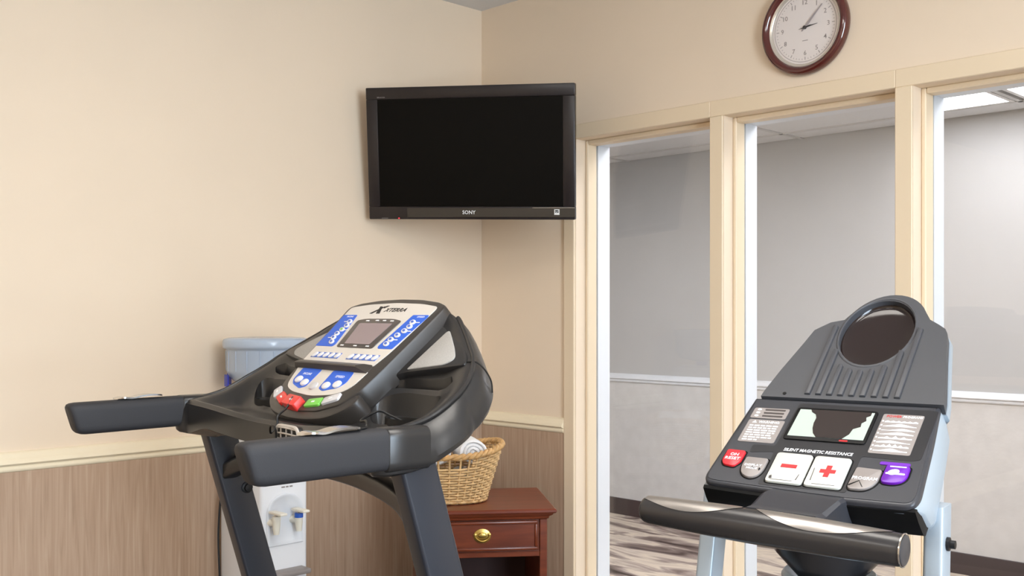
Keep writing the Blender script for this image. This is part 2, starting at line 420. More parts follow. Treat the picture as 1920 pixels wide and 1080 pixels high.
for i in range(len(GX) - 1):
    for j in range(len(GY) - 1):
        x0, x1, y0, y1 = GX[i] + 0.008, GX[i + 1] - 0.008, GY[j] + 0.008, GY[j + 1] - 0.008
        if (i, j) in LAMPS:
            a, b = LAMPS[(i, j)]
            t = thing('ceiling_light', HL[(i, j)], 'ceiling light', ((a + b) / 2, (y0 + y1) / 2, HC), 0, 'hallway ceiling lights')
            hw, hd = (b - a) / 2, (y1 - y0) / 2
            f = MB()
            f.box(-hw, hw, -hd, -hd + 0.02, 0, 0.05); f.box(-hw, hw, hd - 0.02, hd, 0, 0.05)
            f.box(-hw, -hw + 0.02, -hd + 0.02, hd - 0.02, 0, 0.05); f.box(hw - 0.02, hw, -hd + 0.02, hd - 0.02, 0, 0.05)
            f.box(-hw, hw, -hd, hd, 0.05, 0.06)
            f.build('frame', 'lamp_frame', t)
            for q in (-1, 1):
                MB().box(q * (hw - 0.02) / 2 - (hw - 0.02) / 2 + 0.012, q * (hw - 0.02) / 2 + (hw - 0.02) / 2 - 0.012, -hd + 0.021, hd - 0.021, 0.012, 0.02).build('diffuser', 'lamp_hall', t)
            if a - x0 > 0.05: MB().rbox(x0, a - 0.004, y0, y1, HC + 0.004, HC + 0.018, 0.003, 1).build('ceiling_tile', 'tile_white', hc)
            if x1 - b > 0.05: MB().rbox(b + 0.004, x1, y0, y1, HC + 0.004, HC + 0.018, 0.003, 1).build('ceiling_tile', 'tile_white', hc)
        else:
            MB().rbox(x0, x1, y0, y1, HC + 0.004, HC + 0.018, 0.003, 1).build('ceiling_tile', 'tile_white', hc)

# room ceiling lights (above and behind the camera's view)
RL = ['large ceiling light above the treadmill', 'large ceiling light above the cardio machine', 'large ceiling light by the left wall behind the treadmill', 'large ceiling light at the back of the room']
for k, (x, y) in enumerate(((2.1, -1.7), (3.9, -1.6), (1.7, -4.3), (3.9, -4.0))):
    t = thing('ceiling_light', RL[k], 'ceiling light', (x, y, CEIL), 0, 'room ceiling lights')
    f = MB()
    for a, b, c, d in ((-0.62, 0.62, -0.32, -0.3), (-0.62, 0.62, 0.3, 0.32), (-0.62, -0.6, -0.3, 0.3), (0.6, 0.62, -0.3, 0.3)): f.box(a, b, c, d, -0.04, -0.001)
    f.build('frame', 'lamp_frame', t)
    MB().box(-0.6, 0.6, -0.3, 0.3, -0.03, -0.02).build('diffuser', 'lamp_room', t)

# ================================================================== TREADMILL
tm = thing('treadmill', 'black treadmill with blue and silver control panel in front of left wall', 'treadmill', (1.15108, -1.90085, 0), math.atan2(-0.10446, 0.99453))
PN = plane_fn(0.462, 1.237, 42)
def pz(f): return 1.237 + (f - 0.462) * math.tan(math.radians(42))
# console shell: closed outline in plan with its own rim height
half = [(0, .262, 1.072), (.09, .256, 1.073), (.18, .246, 1.079), (.28, .241, 1.086), (.36, .238, 1.090), (.398, .240, 1.091), (.41, .256, 1.093), (.412, .292, 1.098), (.412, .329, 1.108), (.412, .357, 1.121), (.409, .383, 1.136), (.402, .407, 1.150), (.389, .431, 1.167), (.376, .448, 1.182), (.360, .463, 1.194), (.340, .477, 1.207), (.316, .489, 1.220), (.286, .504, 1.236), (.253, .519, 1.254), (.20, .540, 1.277), (.11, .556, 1.293), (0, .562, 1.299)]
hc_ = smooth_curve(half, 6)
outl = hc_ + [(-p[0], p[1], p[2]) for p in reversed(hc_[1:-1])]
CEN = (0.0, 0.40)
def zin(s, f):
    k = min(1.0, max(0.0, (abs(s) - 0.17) / 0.05))
    return max(1.070, pz(f) - 0.056)
def ss(a, b, x):
    t = min(1, max(0, (x - a) / (b - a))); return t * t * (3 - 2 * t)
NO = len(outl); rings = []
for r in [0.06, 0.2, 0.35, 0.5, 0.62, 0.72, 0.8, 0.85, 0.89, 0.925, 0.95, 0.972, 0.99, 1.0]:
    ring = []
    for s, f, z in outl:
        a, b = CEN[0] + (s - CEN[0]) * r, CEN[1] + (f - CEN[1]) * r
        zi = min(zin(a, b), z + 0.0)
        q = ss(0.80, 0.965, r)
        zz = zi * (1 - q) + z * q
        if r > 0.975: zz -= (r - 0.975) ** 2 * 10
        ring.append((a, b, zz))
    rings.append(ring)
nrm = []
for i in range(NO):
    a = Vector(outl[i - 1][:2]); b = Vector(outl[(i + 1) % NO][:2]); e = (b - a).normalized(); nrm.append(Vector((e.y, -e.x)))
def dropf(i):
    s, f, z = outl[i]
    return 0.042 + 0.022 * max(ss(0.28, 0.405, abs(s)), ss(0.3, 0.45, f))
def offf(i):
    return max(ss(0.385, 0.411, abs(outl[i][0])), ss(0.30, 0.45, outl[i][1]))
for (o, d) in ((0.006, .05), (0.017, .25), (0.028, .55), (0.033, .82), (0.030, 0.97), (0.022, 1.04), (0.0, 1.08)):
    rings.append([(outl[i][0] + nrm[i].x * (o * offf(i) + 0.002), outl[i][1] + nrm[i].y * (o * offf(i) + 0.002), outl[i][2] - 0.006 - d * dropf(i)) for i in range(NO)])
last = rings[-1]
rings.append([(CEN[0] + (p[0]) * 0.8, CEN[1] + (p[1] - CEN[1]) * 0.8, min(p[2], 1.03) - 0.004) for p in last])
shell = MB().loft(rings).build('console_shell', 'tm_plastic', tm)
cut = []
for sg in (-1, 1):
    P = rpoly([(.140, .412), (.19, .417), (.335, .420), (.348, .427), (.325, .441), (.18, .436)], 0.006, 3)
    cut.append(MB().prism([(sg * a, b) for a, b in P], 1.085, 1.4).build('cutter', 'tm_plastic', tm))
    P = rpoly([(.158, .365), (.200, .338), (.31, .346), (.352, .378), (.350, .408), (.22, .410), (.165, .400)], 0.03, 5)
    rr = [[(sg * a, b, 1.072) for a, b in inset(P, 0.012)], [(sg * a, b, 1.09) for a, b in inset(P, 0.006)], [(sg * a, b, 1.12) for a, b in P], [(sg * a, b, 1.3) for a, b in inset(P, -0.006)]]
    cut.append(MB().loft(rr).build('cutter', 'tm_plastic', tm))
boolean_cut(shell, cut)
for sg in (-1, 1):
    # cup holder well
    w_ = MB().lathe([(.012, 0), (.030, 0.001), (.033, 0.018), (.036, 0.02), (.036, 0.0), (.02, -0.006)], 24, 1.4, 0.72, fn=lambda x, y, z, sg=sg: (x + sg * .272, y + .374, z + 1.073))
    w_.build('cup_holder', 'black_rubber', tm)
    # raised speaker plate and mesh
    SP = plane_fn(0.462, 1.190, 42)
    P = rpoly([(.184, .109), (.139, -.062), (.186, -.040), (.352, -.010), (.340, .010), (.292, .044), (.232, .082)], [.006, .004, .01, .012, .02, .03, .02], 4)
    P = [(sg * a, b) for a, b in P]
    plate = MB().prism(P, -0.012, 0.008, 0.004, fn=SP).build('speaker_plate', 'tm_plastic', tm)
    P = rpoly([(.192, -.033), (.295, -.014), (.312, .002), (.289, .024), (.220, .075), (.213, .072)], [.004, .012, .012, .02, .006, .004], 4)
    P = [(sg * a, b) for a, b in P]
    MB().prism(P, 0.004, 0.0100, 0.001, fn=SP).build('speaker_mesh', 'tm_mesh', plate)
    # highlighted bead along the rim of the wing
    bead = [(sg * p[0], p[1], p[2] - 0.002) for p in hc_[36:114]]
    MB().tube(bead, 0.0042, 8).build('rim_bead', 'tm_plastic', tm)
    # seam between speaker plate and wing, running down the outer wall
    sm = [(sg * .345, .459, 1.1935), (sg * .361, .4635, 1.1945), (sg * .368, .4695, 1.1905), (sg * .378, .477, 1.178), (sg * .386, .483, 1.16), (sg * .388, .484, 1.14)]
    MB().tube(smooth_curve(sm, 5), 0.0014, 6).build('seam', 'black_rubber', tm)
# head
HP = [(-.187, .088), (-.150, .100), (-.08, .109), (0, .112), (.08, .109), (.150, .100), (.187, .088), (.178, 0.0), (.168, -.09), (.158, -.150), (.128, -.190), (.07, -.212), (0, -.218), (-.07, -.212), (-.128, -.190), (-.158, -.150), (-.168, -.09), (-.178, 0)]
HP = rpoly(HP, [.016, .01, .01, .01, .01, .01, .016] + [.01] * 11, 4)
head = MB().prism(HP, -0.046, 0.0, 0.005, fn=PN).build('console_head', 'tm_head', tm)
OV = rpoly([(-.172, .083), (-.10, .092), (0, .096), (.10, .092), (.165, .083), (.143, -.052), (.128, -.088), (-.160, -.088)], [.012, .02, .02, .02, .012, .02, .004, .006], 4)
MB().prism(OV, -0.001, 0.0012, fn=PN).build('upper_overlay', 'tm_silver', head)
OV = rpoly([(-.152, -.103), (.130, -.103), (.122, -.147), (.085, -.168), (0, -.178), (-.085, -.172), (-.128, -.158)], [.004, .004, .02, .02, .02, .02, .02], 4)
MB().prism(OV, -0.001, 0.0012, fn=PN).build('lower_overlay', 'tm_silver', head)
rb = []
for t, n, sh in ((-.084, 0.0, 0), (-.0855, 0.004, .03), (-.098, 0.0125, .038), (-.102, 0.0125, .036), (-.107, 0.003, 0), (-.107, 0.0, 0)):
    rb.append([(-.162 + sh * .1, t, n), (.128 - sh, t, n)])
vs = [p for r in rb for p in r]; fs = [(2 * i, 2 * i + 1, 2 * i + 3, 2 * i + 2) for i in range(5)] + [tuple(range(0, 12, 2)), tuple(range(11, 0, -2))]
MB(PN).add(vs, fs).build('reading_ledge', 'tm_head', head, smooth=20)
scr = MB().prism(rpoly([(-.075, -.041), (.068, -.041), (.083, .040), (.05, .046), (-.06, .046), (-.090, .040)], [.007, .007, .007, .02, .02, .007], 3), 0.0, 0.0028, 0.0008, fn=PN).build('display', 'tm_bezel', head)
MB().prism(rpoly([(-.052, -.031), (.046, -.031), (.060, .031), (-.067, .031)], .002, 2), 0.0, 0.0034, fn=PN).build('screen', 'tm_lcd', scr)
for x, t in ((-.045, .0385), (-.008, .0395), (.02, .0395), (.05, .0385), (-.055, -.0365), (-.002, -.0365), (.046, -.0365)):
    MB().prism(rrect(x - .006, x + .006, t - .0015, t + .0015, .0008, 2), 0.002, 0.0036, fn=PN).build('print_mark', 'print_white', scr)
# printed logo
m = MB(PN)
m.prism([(-.070, .063), (-.060, .063), (-.030, .085), (-.036, .085)], .001, .0019); m.prism([(-.052, .085), (-.043, .085), (-.030, .063), (-.044, .063)], .001, .0019)
m.prism([(-.036, .0815), (-.027, .087), (-.018, .087), (-.031, .079)], .001, .0019)
put_text(m, 'XTERRA', .022, .074, .0016, w=.082, h=.011, shear=.3)
m.build('logo_print', 'print_black', head, smooth=0)
# blue key fields with curved columns of keys
for sg in (-1, 1):
    if sg < 0: Q = [(-.166, -.040), (-.094, -.040), (-.088, -.034), (-.113, .058), (-.171, .058), (-.164, 0)]
    else: Q = [(.082, -.034), (.088, -.040), (.139, -.040), (.162, .052), (.160, .058), (.104, .058)]
    fld = MB().prism(rpoly(Q, .003, 2), .001, .0018, fn=PN).build('key_field', 'tm_blue', head)
    put_text(MB(PN), 'SPEED' if sg > 0 else 'INCLINE', .138 if sg > 0 else -.136, .0525, .0018, w=.026, h=.004).build('field_print', 'print_white', fld, smooth=0)
    for q in range(6):
        t = .036 - q * .0126; x = (.128 if sg > 0 else -.122) + .007 * math.sin(q * 1.1 + (0 if sg > 0 else 0.8)) - (.018 * q / 5 if sg > 0 else -.010 * q / 5)
        k = MB().prism(ell(x, t, .0105, .0062, 16, -0.3), .0015, .0042, .001, fn=PN).build('round_key', 'tm_key', fld)
        MB().prism(ell(x, t, .006, .0030, 12, -0.3), .004, .0047, fn=PN).build('key_print', 'btn_green' if (q == 2 and sg < 0) else 'tm_bluekey', k, smooth=0)
        if q % 2 == 0:
            x2 = x - .017 if q % 4 == 0 and sg < 0 else x + .017
            MB().prism(rrect(x2 - .007, x2 + .007, t - .0012, t + .0008, .0005, 1), .0015, .0025, fn=PN).build('field_print', 'print_white', fld, smooth=0)
for x0, x1 in ((-.146, -.024), (.002, .122)):
    fld = MB().prism([(x0 + .004, -.074), (x1 - .004, -.074), (x1 - .002, -.058), (x0 + .010, -.058)], .001, .0017, fn=PN).build('quick_key_field', 'tm_bluekey', head)
    for q in range(5):
        x = x0 + .016 + q * (x1 - x0 - .028) / 4
        MB().prism(ell(x, -.066, .0092, .0064, 14, .5), .0012, .0036, .001, fn=PN).build('quick_key', 'tm_key', fld)
for Q, keys, word in (([(-.126, -.107), (-.044, -.107), (-.046, -.156), (-.066, -.163), (-.108, -.152), (-.122, -.140)], ((-.096, -.140), (-.062, -.147)), 'INCLINE'), ([(.004, -.107), (.084, -.107), (.090, -.136), (.076, -.151), (.03, -.163), (.008, -.157)], ((.030, -.149), (.066, -.143)), 'SPEED')):
    fld = MB().prism(rpoly(Q, .006, 3), .001, .0018, fn=PN).build('arrow_key_field', 'tm_blue', head)
    cx = sum(p[0] for p in Q) / len(Q)
    put_text(MB(PN), word, cx, -.122, .0018, w=.034, h=.006).build('field_print', 'print_white', fld, smooth=0)
    for x, t in keys: MB().prism(ell(x, t, .0125, .0092, 20, 0), .0015, .0055, .0018, fn=PN).build('round_key', 'tm_key', fld)
MB().prism(ell(-.016, -.153, .0135, .0100, 20), .001, .0050, .0018, fn=PN).build('round_key', 'btn_grey', head)
# five front keys round the chin
CH = plane_fn(0.462, 1.237, 42, -0.001)
for x, t, wd, hh, rot, mt, nm, up in ((-.132, -.180, .034, .021, -.62, 'btn_grey', 'front_key', .006), (-.092, -.1935, .041, .022, -.36, 'btn_red', 'stop_key', .007), (-.024, -.2035, .056, .026, -.06, 'btn_red', 'safety_key', .016), (.042, -.194, .050, .021, .18, 'btn_green', 'start_key', .006), (.092, -.180, .046, .020, .40, 'btn_grey', 'front_key', .006)):
    c, sn = math.cos(rot), math.sin(rot)
    fn = lambda a, b, n, x=x, t=t, c=c, sn=sn: CH(x + a * c - b * sn, t + a * sn + b * c, n)
    k = MB().prism(rrect(-wd / 2, wd / 2, -hh / 2, hh / 2, .005, 3), -.002, up, .0025, fn=fn).build(nm, mt, tm)
    MB().prism(rrect(-.005, .005, -.0018, .0018, .001, 2), up - .0005, up + .0004, fn=fn).build('key_print', 'print_white', k, smooth=0)
# chin body under the keys
CP = [(-.168, -.150), (-.178, -.185), (-.12, -.222), (-.04, -.234), (.04, -.234), (.12, -.222), (.172, -.18), (.160, -.150)]
MB().prism(rpoly(CP, .034, 6), -.06, -.004, .006, fn=PN).build('console_chin', 'tm_head', tm)
# speaker/fan grille under the chin
g = MB(); 
gfn = lambda a, b, n: (a + .075, .246 - n, 1.045 + b)
g.prism(rrect(-.038, .050, -.030, .026, .018, 5), -.01, .004, .002, fn=gfn)
gr = g.build('fan_grille', 'black_rubber', tm)
fr = [(p[0], p[1], .005) for p in rrect(-.038, .050, -.030, .026, .018, 5)]
MB().tube(fr, .0035, 6, closed=True, fn=gfn).build('grille_frame', 'grille_beige', gr)
for q in range(5): MB().tube([(-.036, -.020 + q * .0105, .006), (.004, -.018 + q * .0105, .010), (.048, -.020 + q * .0105, .006)], .0017, 6, fn=gfn).build('grille_bar', 'grille_beige', gr)
for q in range(3): MB().tube([(-.016 + q * .022, -.028, .007), (-.016 + q * .022, .024, .007)], .0015, 6, fn=gfn).build('grille_bar', 'grille_beige', gr)
# handles: foam grips, collars, pulse plates
def rr_ring(hw, hh, r, n=5):
    return rrect(-hw, hw, -hh, hh, r, n)
for sg in (-1, 1):
    rings = []
    for f, k in ((0.0, .80), (.003, .90), (.009, .97), (.018, 1.0), (.06, 1.0), (.12, 1.0), (.18, 1.0), (.236, 1.0)):
        zc = 1.060 + f * .018
        rings.append([(sg * .424 + a * k, f - .30 * b * k * (1 - f / .236), zc + b * k) for a, b in rr_ring(.0255, .0335, .018)])
    MB().loft(rings).build('foam_grip', 'tm_foam', tm, smooth=50)
    rings = []
    for f, k in ((.232, 1.0), (.234, 1.05), (.27, 1.06), (.31, 1.04)):
        rings.append([(sg * .424 + a * k, f, 1.063 + b * k) for a, b in rr_ring(.0255, .0335, .016)])
    MB().loft(rings).build('grip_collar', 'tm_plastic', tm, smooth=50)
    pp = [(.088, .0015), (.105, .003), (.125, .001), (.145, .0045), (.165, .0055), (.185, .004), (.192, .002)]
    pth = smooth_curve([(f, z) + (0,) for f, z in pp], 4)
    rings = []
    for i, (f, z, _) in enumerate(pth):
        e = i / (len(pth) - 1); hw = .016 * min(1, math.sin(PI * (0.06 + 0.88 * e)) * 1.6)
        zt = 1.060 + f * .018 + .0335
        rings.append([(sg * .424 - hw, f, zt + z), (sg * .424 + hw, f, zt + z), (sg * .424 + hw, f, zt + z + .0032), (sg * .424 - hw, f, zt + z + .0032)])
    pl = MB().loft(rings).build('pulse_plate', 'chrome', tm, smooth=30)
    MB().rbox(sg * .424 - .011, sg * .424 + .011, .10, .18, 1.060 + .0325, 1.060 + .0365, .001, 1).build('plate_pad', 'black_rubber', pl)
# safety cords
MB().tube(smooth_curve([(-.024, .306, 1.116), (-.012, .285, 1.095), (.0, .262, 1.083), (.004, .258, 1.066), (.006, .244, 1.052), (.022, .236, 1.068), (.048, .232, 1.066), (.045, .236, 1.05), (.040, .236, 1.03)], 6), .0022, 6).build('safety_cord', 'black_rubber', tm)
MB().tube(smooth_curve([(.295, .37, 1.083), (.262, .352, 1.098), (.25, .335, 1.106), (.262, .300, 1.098), (.310, .262, 1.098), (.36, .243, 1.103), (.39, .226, 1.098), (.42, .205, 1.099), (.424, .190, 1.099)], 6), .0022, 6).build('pulse_cord', 'black_rubber', tm)
# uprights, brace, bolts
for sg in (-1, 1):
    rings = []
    for z in (1.06, 0.6, 0.12):
        f0 = .272 + (1.028 - z) * .29
        rings.append([(a, b, z) for a, b in rpoly([(sg * .400 - .021, f0), (sg * .400 + .021, f0), (sg * .400 + .021, f0 + .072), (sg * .400 - .021, f0 + .072)], .007, 3)])
    MB().loft(rings).build('upright', 'tm_metal', tm, smooth=50)
    for z in (.952, .885):
        f0 = .272 + (1.028 - z) * .29
        b = MB(lambda x, y, q, sg=sg, f0=f0, z=z: (sg * .379 - sg * q, f0 + .058 + x, z + y))
        b.lathe([(.0001, 0), (.013, 0), (.013, .003), (.009, .004), (.008, .010), (.0001, .011)], 16)
        b.build('bolt', 'black_metal', tm)
path = smooth_curve([(-.385, .33, .925), (-.30, .35, .955), (-.15, .375, .966), (0, .385, .968), (.15, .375, .966), (.30, .35, .955), (.385, .33, .925)], 6)
rings = []
for s, f, z in path: rings.append([(s, f + a, z + b) for a, b in rr_ring(.018, .018, .007, 3)])
MB().loft(rings).build('cross_brace', 'tm_plastic', tm, smooth=50)
# base, deck, motor hood (below the picture)
MB().rbox(-.36, .36, .42, .95, .06, .24, .05, 3).build('motor_hood', 'tm_plastic', tm)
for sg in (-1, 1):
    MB().rbox(sg * .40 - .045, sg * .40 + .045, -1.0, .80, .04, .155, .015, 2).build('side_rail', 'tm_metal', tm)
    for f in (-.95, .72): MB().rbox(sg * .40 - .03, sg * .40 + .03, f - .04, f + .04, 0, .05, .01, 2).build('foot', 'black_rubber', tm)
MB().rbox(-.345, .345, -.98, .44, .08, .15, .012, 2).build('running_belt', 'belt', tm)

# ================================================================== CARDIO MACHINE ON THE RIGHT
cm = thing('cardio_machine', 'dark grey cardio machine with silver posts and red and white console buttons', 'exercise machine', (2.17308, -1.21741, 0), math.atan2(0.15509, 0.98790))
BP = plane_fn(-0.115, 1.152, 32)
BS = plane_fn(-0.115, 1.152, 38)
PAN = rpoly([(-.137, 0), (.131, 0), (.139, -.08), (.147, -.190), (.140, -.207), (.06, -.2085), (0, -.2065), (-.06, -.2035), (-.138, -.199), (-.146, -.188), (-.141, -.08)], [.003, .003, .02, .012, .012, .02, .02, .02, .01, .01, .02], 4)
body = MB()
rings = []
for n, sc_s, dt0, dt1 in ((-.008, 1.0, 0, 0), (-.012, 1.012, 0, -.001), (-.028, 1.035, .0, .012), (-.052, 1.05, -.004, .020), (-.068, 1.02, -.010, .030), (-.074, .93, -.018, .045)):
    rg = []
    for a, b in PAN:
        k = -b / .207
        rg.append((a * sc_s, b + dt0 * (1 - k) + dt1 * k, n))
    rings.append(rg)
body.loft(list(reversed(rings)), fn=BP)
housing = body.build('console_housing', 'cm_silver', cm, smooth=50)
# black front face below the panel edge
fr_ = []
for q, (a, b, n) in enumerate(((-.142, -.190, -.006), (-.138, -.170, -.052), (.139, -.180, -.058), (.144, -.199, -.006))): pass
vs = []; nn = 16
for i in range(nn + 1):
    x = -.1425 + .2865 * i / nn; edge = -.2035 - .004 * math.sin(PI * i / nn) - .004 * i / nn
    for (dt, n) in ((0.004, -.006), (-.0005, -.008), (.001, -.026), (.006, -.050), (.012, -.057), (.05, -.057)):
        vs.append((x * (1 + .35 * -n), edge + dt, n))
fs = []
for i in range(nn):
    for j in range(5): fs.append((i * 6 + j, (i + 1) * 6 + j, (i + 1) * 6 + j + 1, i * 6 + j + 1))
fs += [tuple(range(6)), tuple(nn * 6 + j for j in reversed(range(6)))]
MB(BP).add(vs, fs).build('front_skirt', 'cm_black', housing, smooth=40)
panel = MB().prism(PAN, -.010, 0.0, .0035, fn=BP).build('control_panel', 'cm_panel', cm, smooth=50)
MB().prism(rpoly(inset(PAN, .005), .002, 1), -.001, .0008, fn=BP).build('panel_overlay', 'cm_panel', panel, smooth=0)
dk = MB(BP); dk.prism(rpoly([(-.064, -.010), (.132, -.012), (.132, -.118), (.120, -.122), (.056, -.120), (.056, -.205 + .01), (-.064, -.195), (-.064, -.125), (-.10, -.13), (-.10, -.112), (-.067, -.112)], .004, 2), .0004, .0012)
dk.build('dark_field', 'cm_panel_dark', panel, smooth=0)
# display
d_ = MB().prism(rrect(-.062, .054, -.096, -.022, .005, 3), .001, .0032, .0008, fn=BP).build('display', 'cm_black', panel)
MB().prism([(-.057, -.089), (.050, -.089), (.050, -.027), (-.057, -.027)], .003, .0036, fn=BP).build('screen', 'cm_lcd', d_, smooth=0)
blob = [(-.041, -.027), (.046, -.027), (.046, -.034), (.041, -.038), (.043, -.046), (.038, -.052), (.039, -.060), (.030, -.066), (.028, -.078), (.021, -.089), (-.016, -.089), (-.022, -.081), (-.026, -.070), (-.028, -.058), (-.028, -.046), (-.031, -.038), (-.038, -.033)]
MB().prism(blob, .0034, .0040, fn=BP).build('screen_stain', 'cm_lcd_dark', d_, smooth=0)
MB().prism(rrect(.018, .030, -.0945, -.0915, .001, 1), .003, .0037, fn=BP).build('display_print', 'cm_red', d_, smooth=0)
# stickers
s1 = MB().prism(rrect(-.1275, -.0735, -.0515, -.0265, .003, 2), .0006, .0016, fn=BP).build('sticker', 'cm_grey', panel)
for q in range(3):
    t = -.031 - q * .0075
    MB().prism(rrect(-.110, -.079, t - .0016, t + .0016, .0006, 1), .0014, .0021, fn=BP).build('printed_line', 'tm_bezel', s1, smooth=0)
    MB().prism(ell(-.119, t, .0032, .0022, 10), .0014, .0021, fn=BP).build('printed_dot', 'print_white', s1, smooth=0)
s2 = MB().prism(rrect(-.1265, -.0715, -.1075, -.055, .003, 2), .0006, .0016, fn=BP).build('warning_sticker', 'cm_grey', panel)
m = MB(BP); put_text(m, 'WARNING:', -.094, -.0605, .0017, w=.032, h=.0052); m.prism([(-.1195, -.0632), (-.1125, -.0632), (-.116, -.0575)], .0014, .0021); m.build('warning_print', 'print_white', s2, smooth=0)
for q in range(7):
    t = -.0695 - q * .0055; x = -.121
    m = MB(BP); random.seed(q + 3)
    end = -.078 if q < 6 else -.095
    while x < end - .003:
        wd = random.uniform(.004, .011); m.prism([(x, t - .0013), (min(x + wd, end), t - .0013), (min(x + wd, end), t + .0013), (x, t + .0013)], .0014, .0020); x += wd + .0018
    m.build('printed_line', 'print_white', s2, smooth=0)
s3 = MB().prism(rrect(.0615, .1165, -.1115, -.0245, .003, 2), .0006, .0016, fn=BP).build('program_chart', 'cm_grey', panel)
m = MB(BP); put_text(m, 'POWER', .077, -.0295, .0017, w=.020, h=.005, shear=.1); m.build('chart_print', 'cm_red', s3, smooth=0)
m = MB(BP); put_text(m, 'PROGRAMS', .102, -.0295, .0017, w=.026, h=.0045, shear=.1); m.build('chart_print', 'print_white', s3, smooth=0)
random.seed(4)
for q in range(8):
    t = -.0435 - q * .0090; n = 12; x0 = .067; pts = [(x0, t)]
    for k in range(n + 1):
        u = k / n; h = [.0012 + .0022 * (k % 2), .0058 * max(0, 1 - abs(u - .5) * 2.2), .0048 * max(0, 1 - abs(u - .62) * 2.6), .0055 * max(0, 1 - abs(u - .55) * 2), .0015 + .0045 * (k % 3 == 0) * math.sin(PI * u), .005 * max(0, 1 - abs(u - .4) * 2), .001 + .0055 * (k % 2) * math.sin(PI * u), .0008 + .005 * math.sin(PI * u) ** 4][q]
        pts.append((x0 + .0445 * u, t + .0008 + h))
    pts.append((x0 + .0445, t))
    MB().prism(pts, .0014, .0020, fn=BP).build('chart_print', 'print_white', s3, smooth=0)
    MB().prism(rrect(.0632, .0655, t + .001, t + .004, .0004, 1), .0014, .0020, fn=BP).build('chart_print', 'print_white', s3, smooth=0)
# lettering above the resistance buttons
m = MB(BP); put_text(m, 'SILENT MAGNETIC RESISTANCE', -.004, -.1185, .0017, w=.096, h=.0062, shear=.12); m.build('resistance_print', 'print_white', panel, smooth=0)
def button(P, r, mt, name='button', h=.0045):
    b = MB().prism(rpoly(P, r, 4), .0006, h, .0015, fn=BP).build(name, mt, panel)
    rim = [(x, y, .0012) for x, y in rpoly(inset(P, -.0012), r, 4)]
    MB().tube(rim, .0009, 5, closed=True, fn=BP).build('button_seam', 'cm_black', b)
    return b
b = button([(-.131, -.130), (-.103, -.131), (-.103, -.155), (-.110, -.166), (-.126, -.163), (-.131, -.155)], .004, 'cm_redbtn')
m = MB(BP); put_text(m, 'ON', -.1165, -.1415, .0047, h=.0058); put_text(m, 'RESET', -.1165, -.150, .0047, w=.022, h=.0058); m.build('button_print', 'print_white', b, smooth=0)
b = button([(-.098, -.143), (-.065, -.144), (-.0645, -.168), (-.069, -.182), (-.080, -.187), (-.093, -.180), (-.0985, -.166)], [.004, .004, .008, .008, .01, .008, .008], 'cm_grey')
m = MB(BP); put_text(m, 'DISPLAY', -.0815, -.161, .0047, w=.025, h=.0045); put_text(m, 'MODE', -.0815, -.1675, .0047, w=.016, h=.0042); m.build('button_print', 'print_white', b, smooth=0)
m = MB(BP); m.prism([(-.083, -.1645), (-.077, -.1655), (-.077, -.167), (-.083, -.166)], .0045, .0049); m.prism([(-.071, -.165), (-.0685, -.168), (-.070, -.172), (-.0715, -.1685)], .0045, .0049); m.build('wear_mark', 'cm_black', b, smooth=0)
b = button([(-.057, -.128), (-.0055, -.129), (-.0045, -.191), (-.056, -.190)], .006, 'cm_white')
MB().prism([(-.0425, -.160), (-.0205, -.1605), (-.0205, -.1538), (-.0425, -.1533)], .0045, .0052, fn=BP).build('minus_print', 'cm_red', b, smooth=0)
m = MB(BP); m.prism([(-.052, -.180), (-.049, -.178), (-.047, -.184), (-.051, -.185)], .0045, .0049); m.prism([(-.013, -.172), (-.0122, -.172), (-.0132, -.184), (-.0145, -.184)], .0045, .0049); m.prism([(-.049, -.1865), (-.018, -.1868), (-.018, -.1862), (-.049, -.1859)], .0045, .0049); m.build('wear_mark', 'tm_bezel', b, smooth=0)
b = button([(-.0025, -.129), (.0475, -.130), (.048, -.192), (-.002, -.191)], .006, 'cm_white')
MB().prism([(.0125, -.164), (.0195, -.164), (.0195, -.172), (.0265, -.172), (.0265, -.164), (.0335, -.164), (.0335, -.1572), (.0265, -.1572), (.0265, -.149), (.0195, -.149), (.0195, -.1572), (.0125, -.1572)], .0045, .0052, fn=BP).build('plus_print', 'cm_red', b, smooth=0)
m = MB(BP); m.prism([(.0035, -.156), (.0042, -.156), (.0058, -.181), (.0048, -.181)], .0045, .0049); m.prism([(.009, -.1875), (.040, -.188), (.040, -.1874), (.009, -.187)], .0045, .0049); m.build('wear_mark', 'tm_bezel', b, smooth=0)
b = button([(.057, -.145), (.091, -.147), (.091, -.168), (.086, -.181), (.076, -.189), (.058, -.189), (.055, -.184)], [.004, .004, .008, .008, .008, .004, .004], 'cm_grey')
m = MB(BP); put_text(m, 'PROGRAM', .0735, -.1675, .0047, w=.032, h=.0058); m.build('button_print', 'print_white', b, smooth=0)
m = MB(BP); m.prism([(.056, -.182), (.068, -.172), (.0685, -.1728), (.057, -.184)], .0045, .0049); m.prism([(.069, -.174), (.075, -.184), (.0743, -.1845), (.0685, -.175)], .0045, .0049); m.build('wear_mark', 'cm_black', b, smooth=0)
MB().prism(rrect(.083, .122, -.1335, -.1275, .003, 3), .0006, .0018, fn=BP).build('purple_tab', 'cm_purple', panel)
b = button([(.094, -.1355), (.124, -.1365), (.1245, -.158), (.120, -.167), (.110, -.172), (.096, -.171), (.093, -.166)], [.004, .004, .006, .006, .006, .004, .004], 'cm_purple', h=.005)
m = MB(BP); m.prism(ell(.106, -.151, .0075, .0052, 16, .5), .0048, .0056); m.prism(rrect(.0965, .121, -.1555, -.1525, .001, 1), .0048, .0056); m.prism(rrect(.099, .120, -.141, -.1392, .0006, 1), .0048, .0056); m.build('button_print', 'print_white', b, smooth=0)
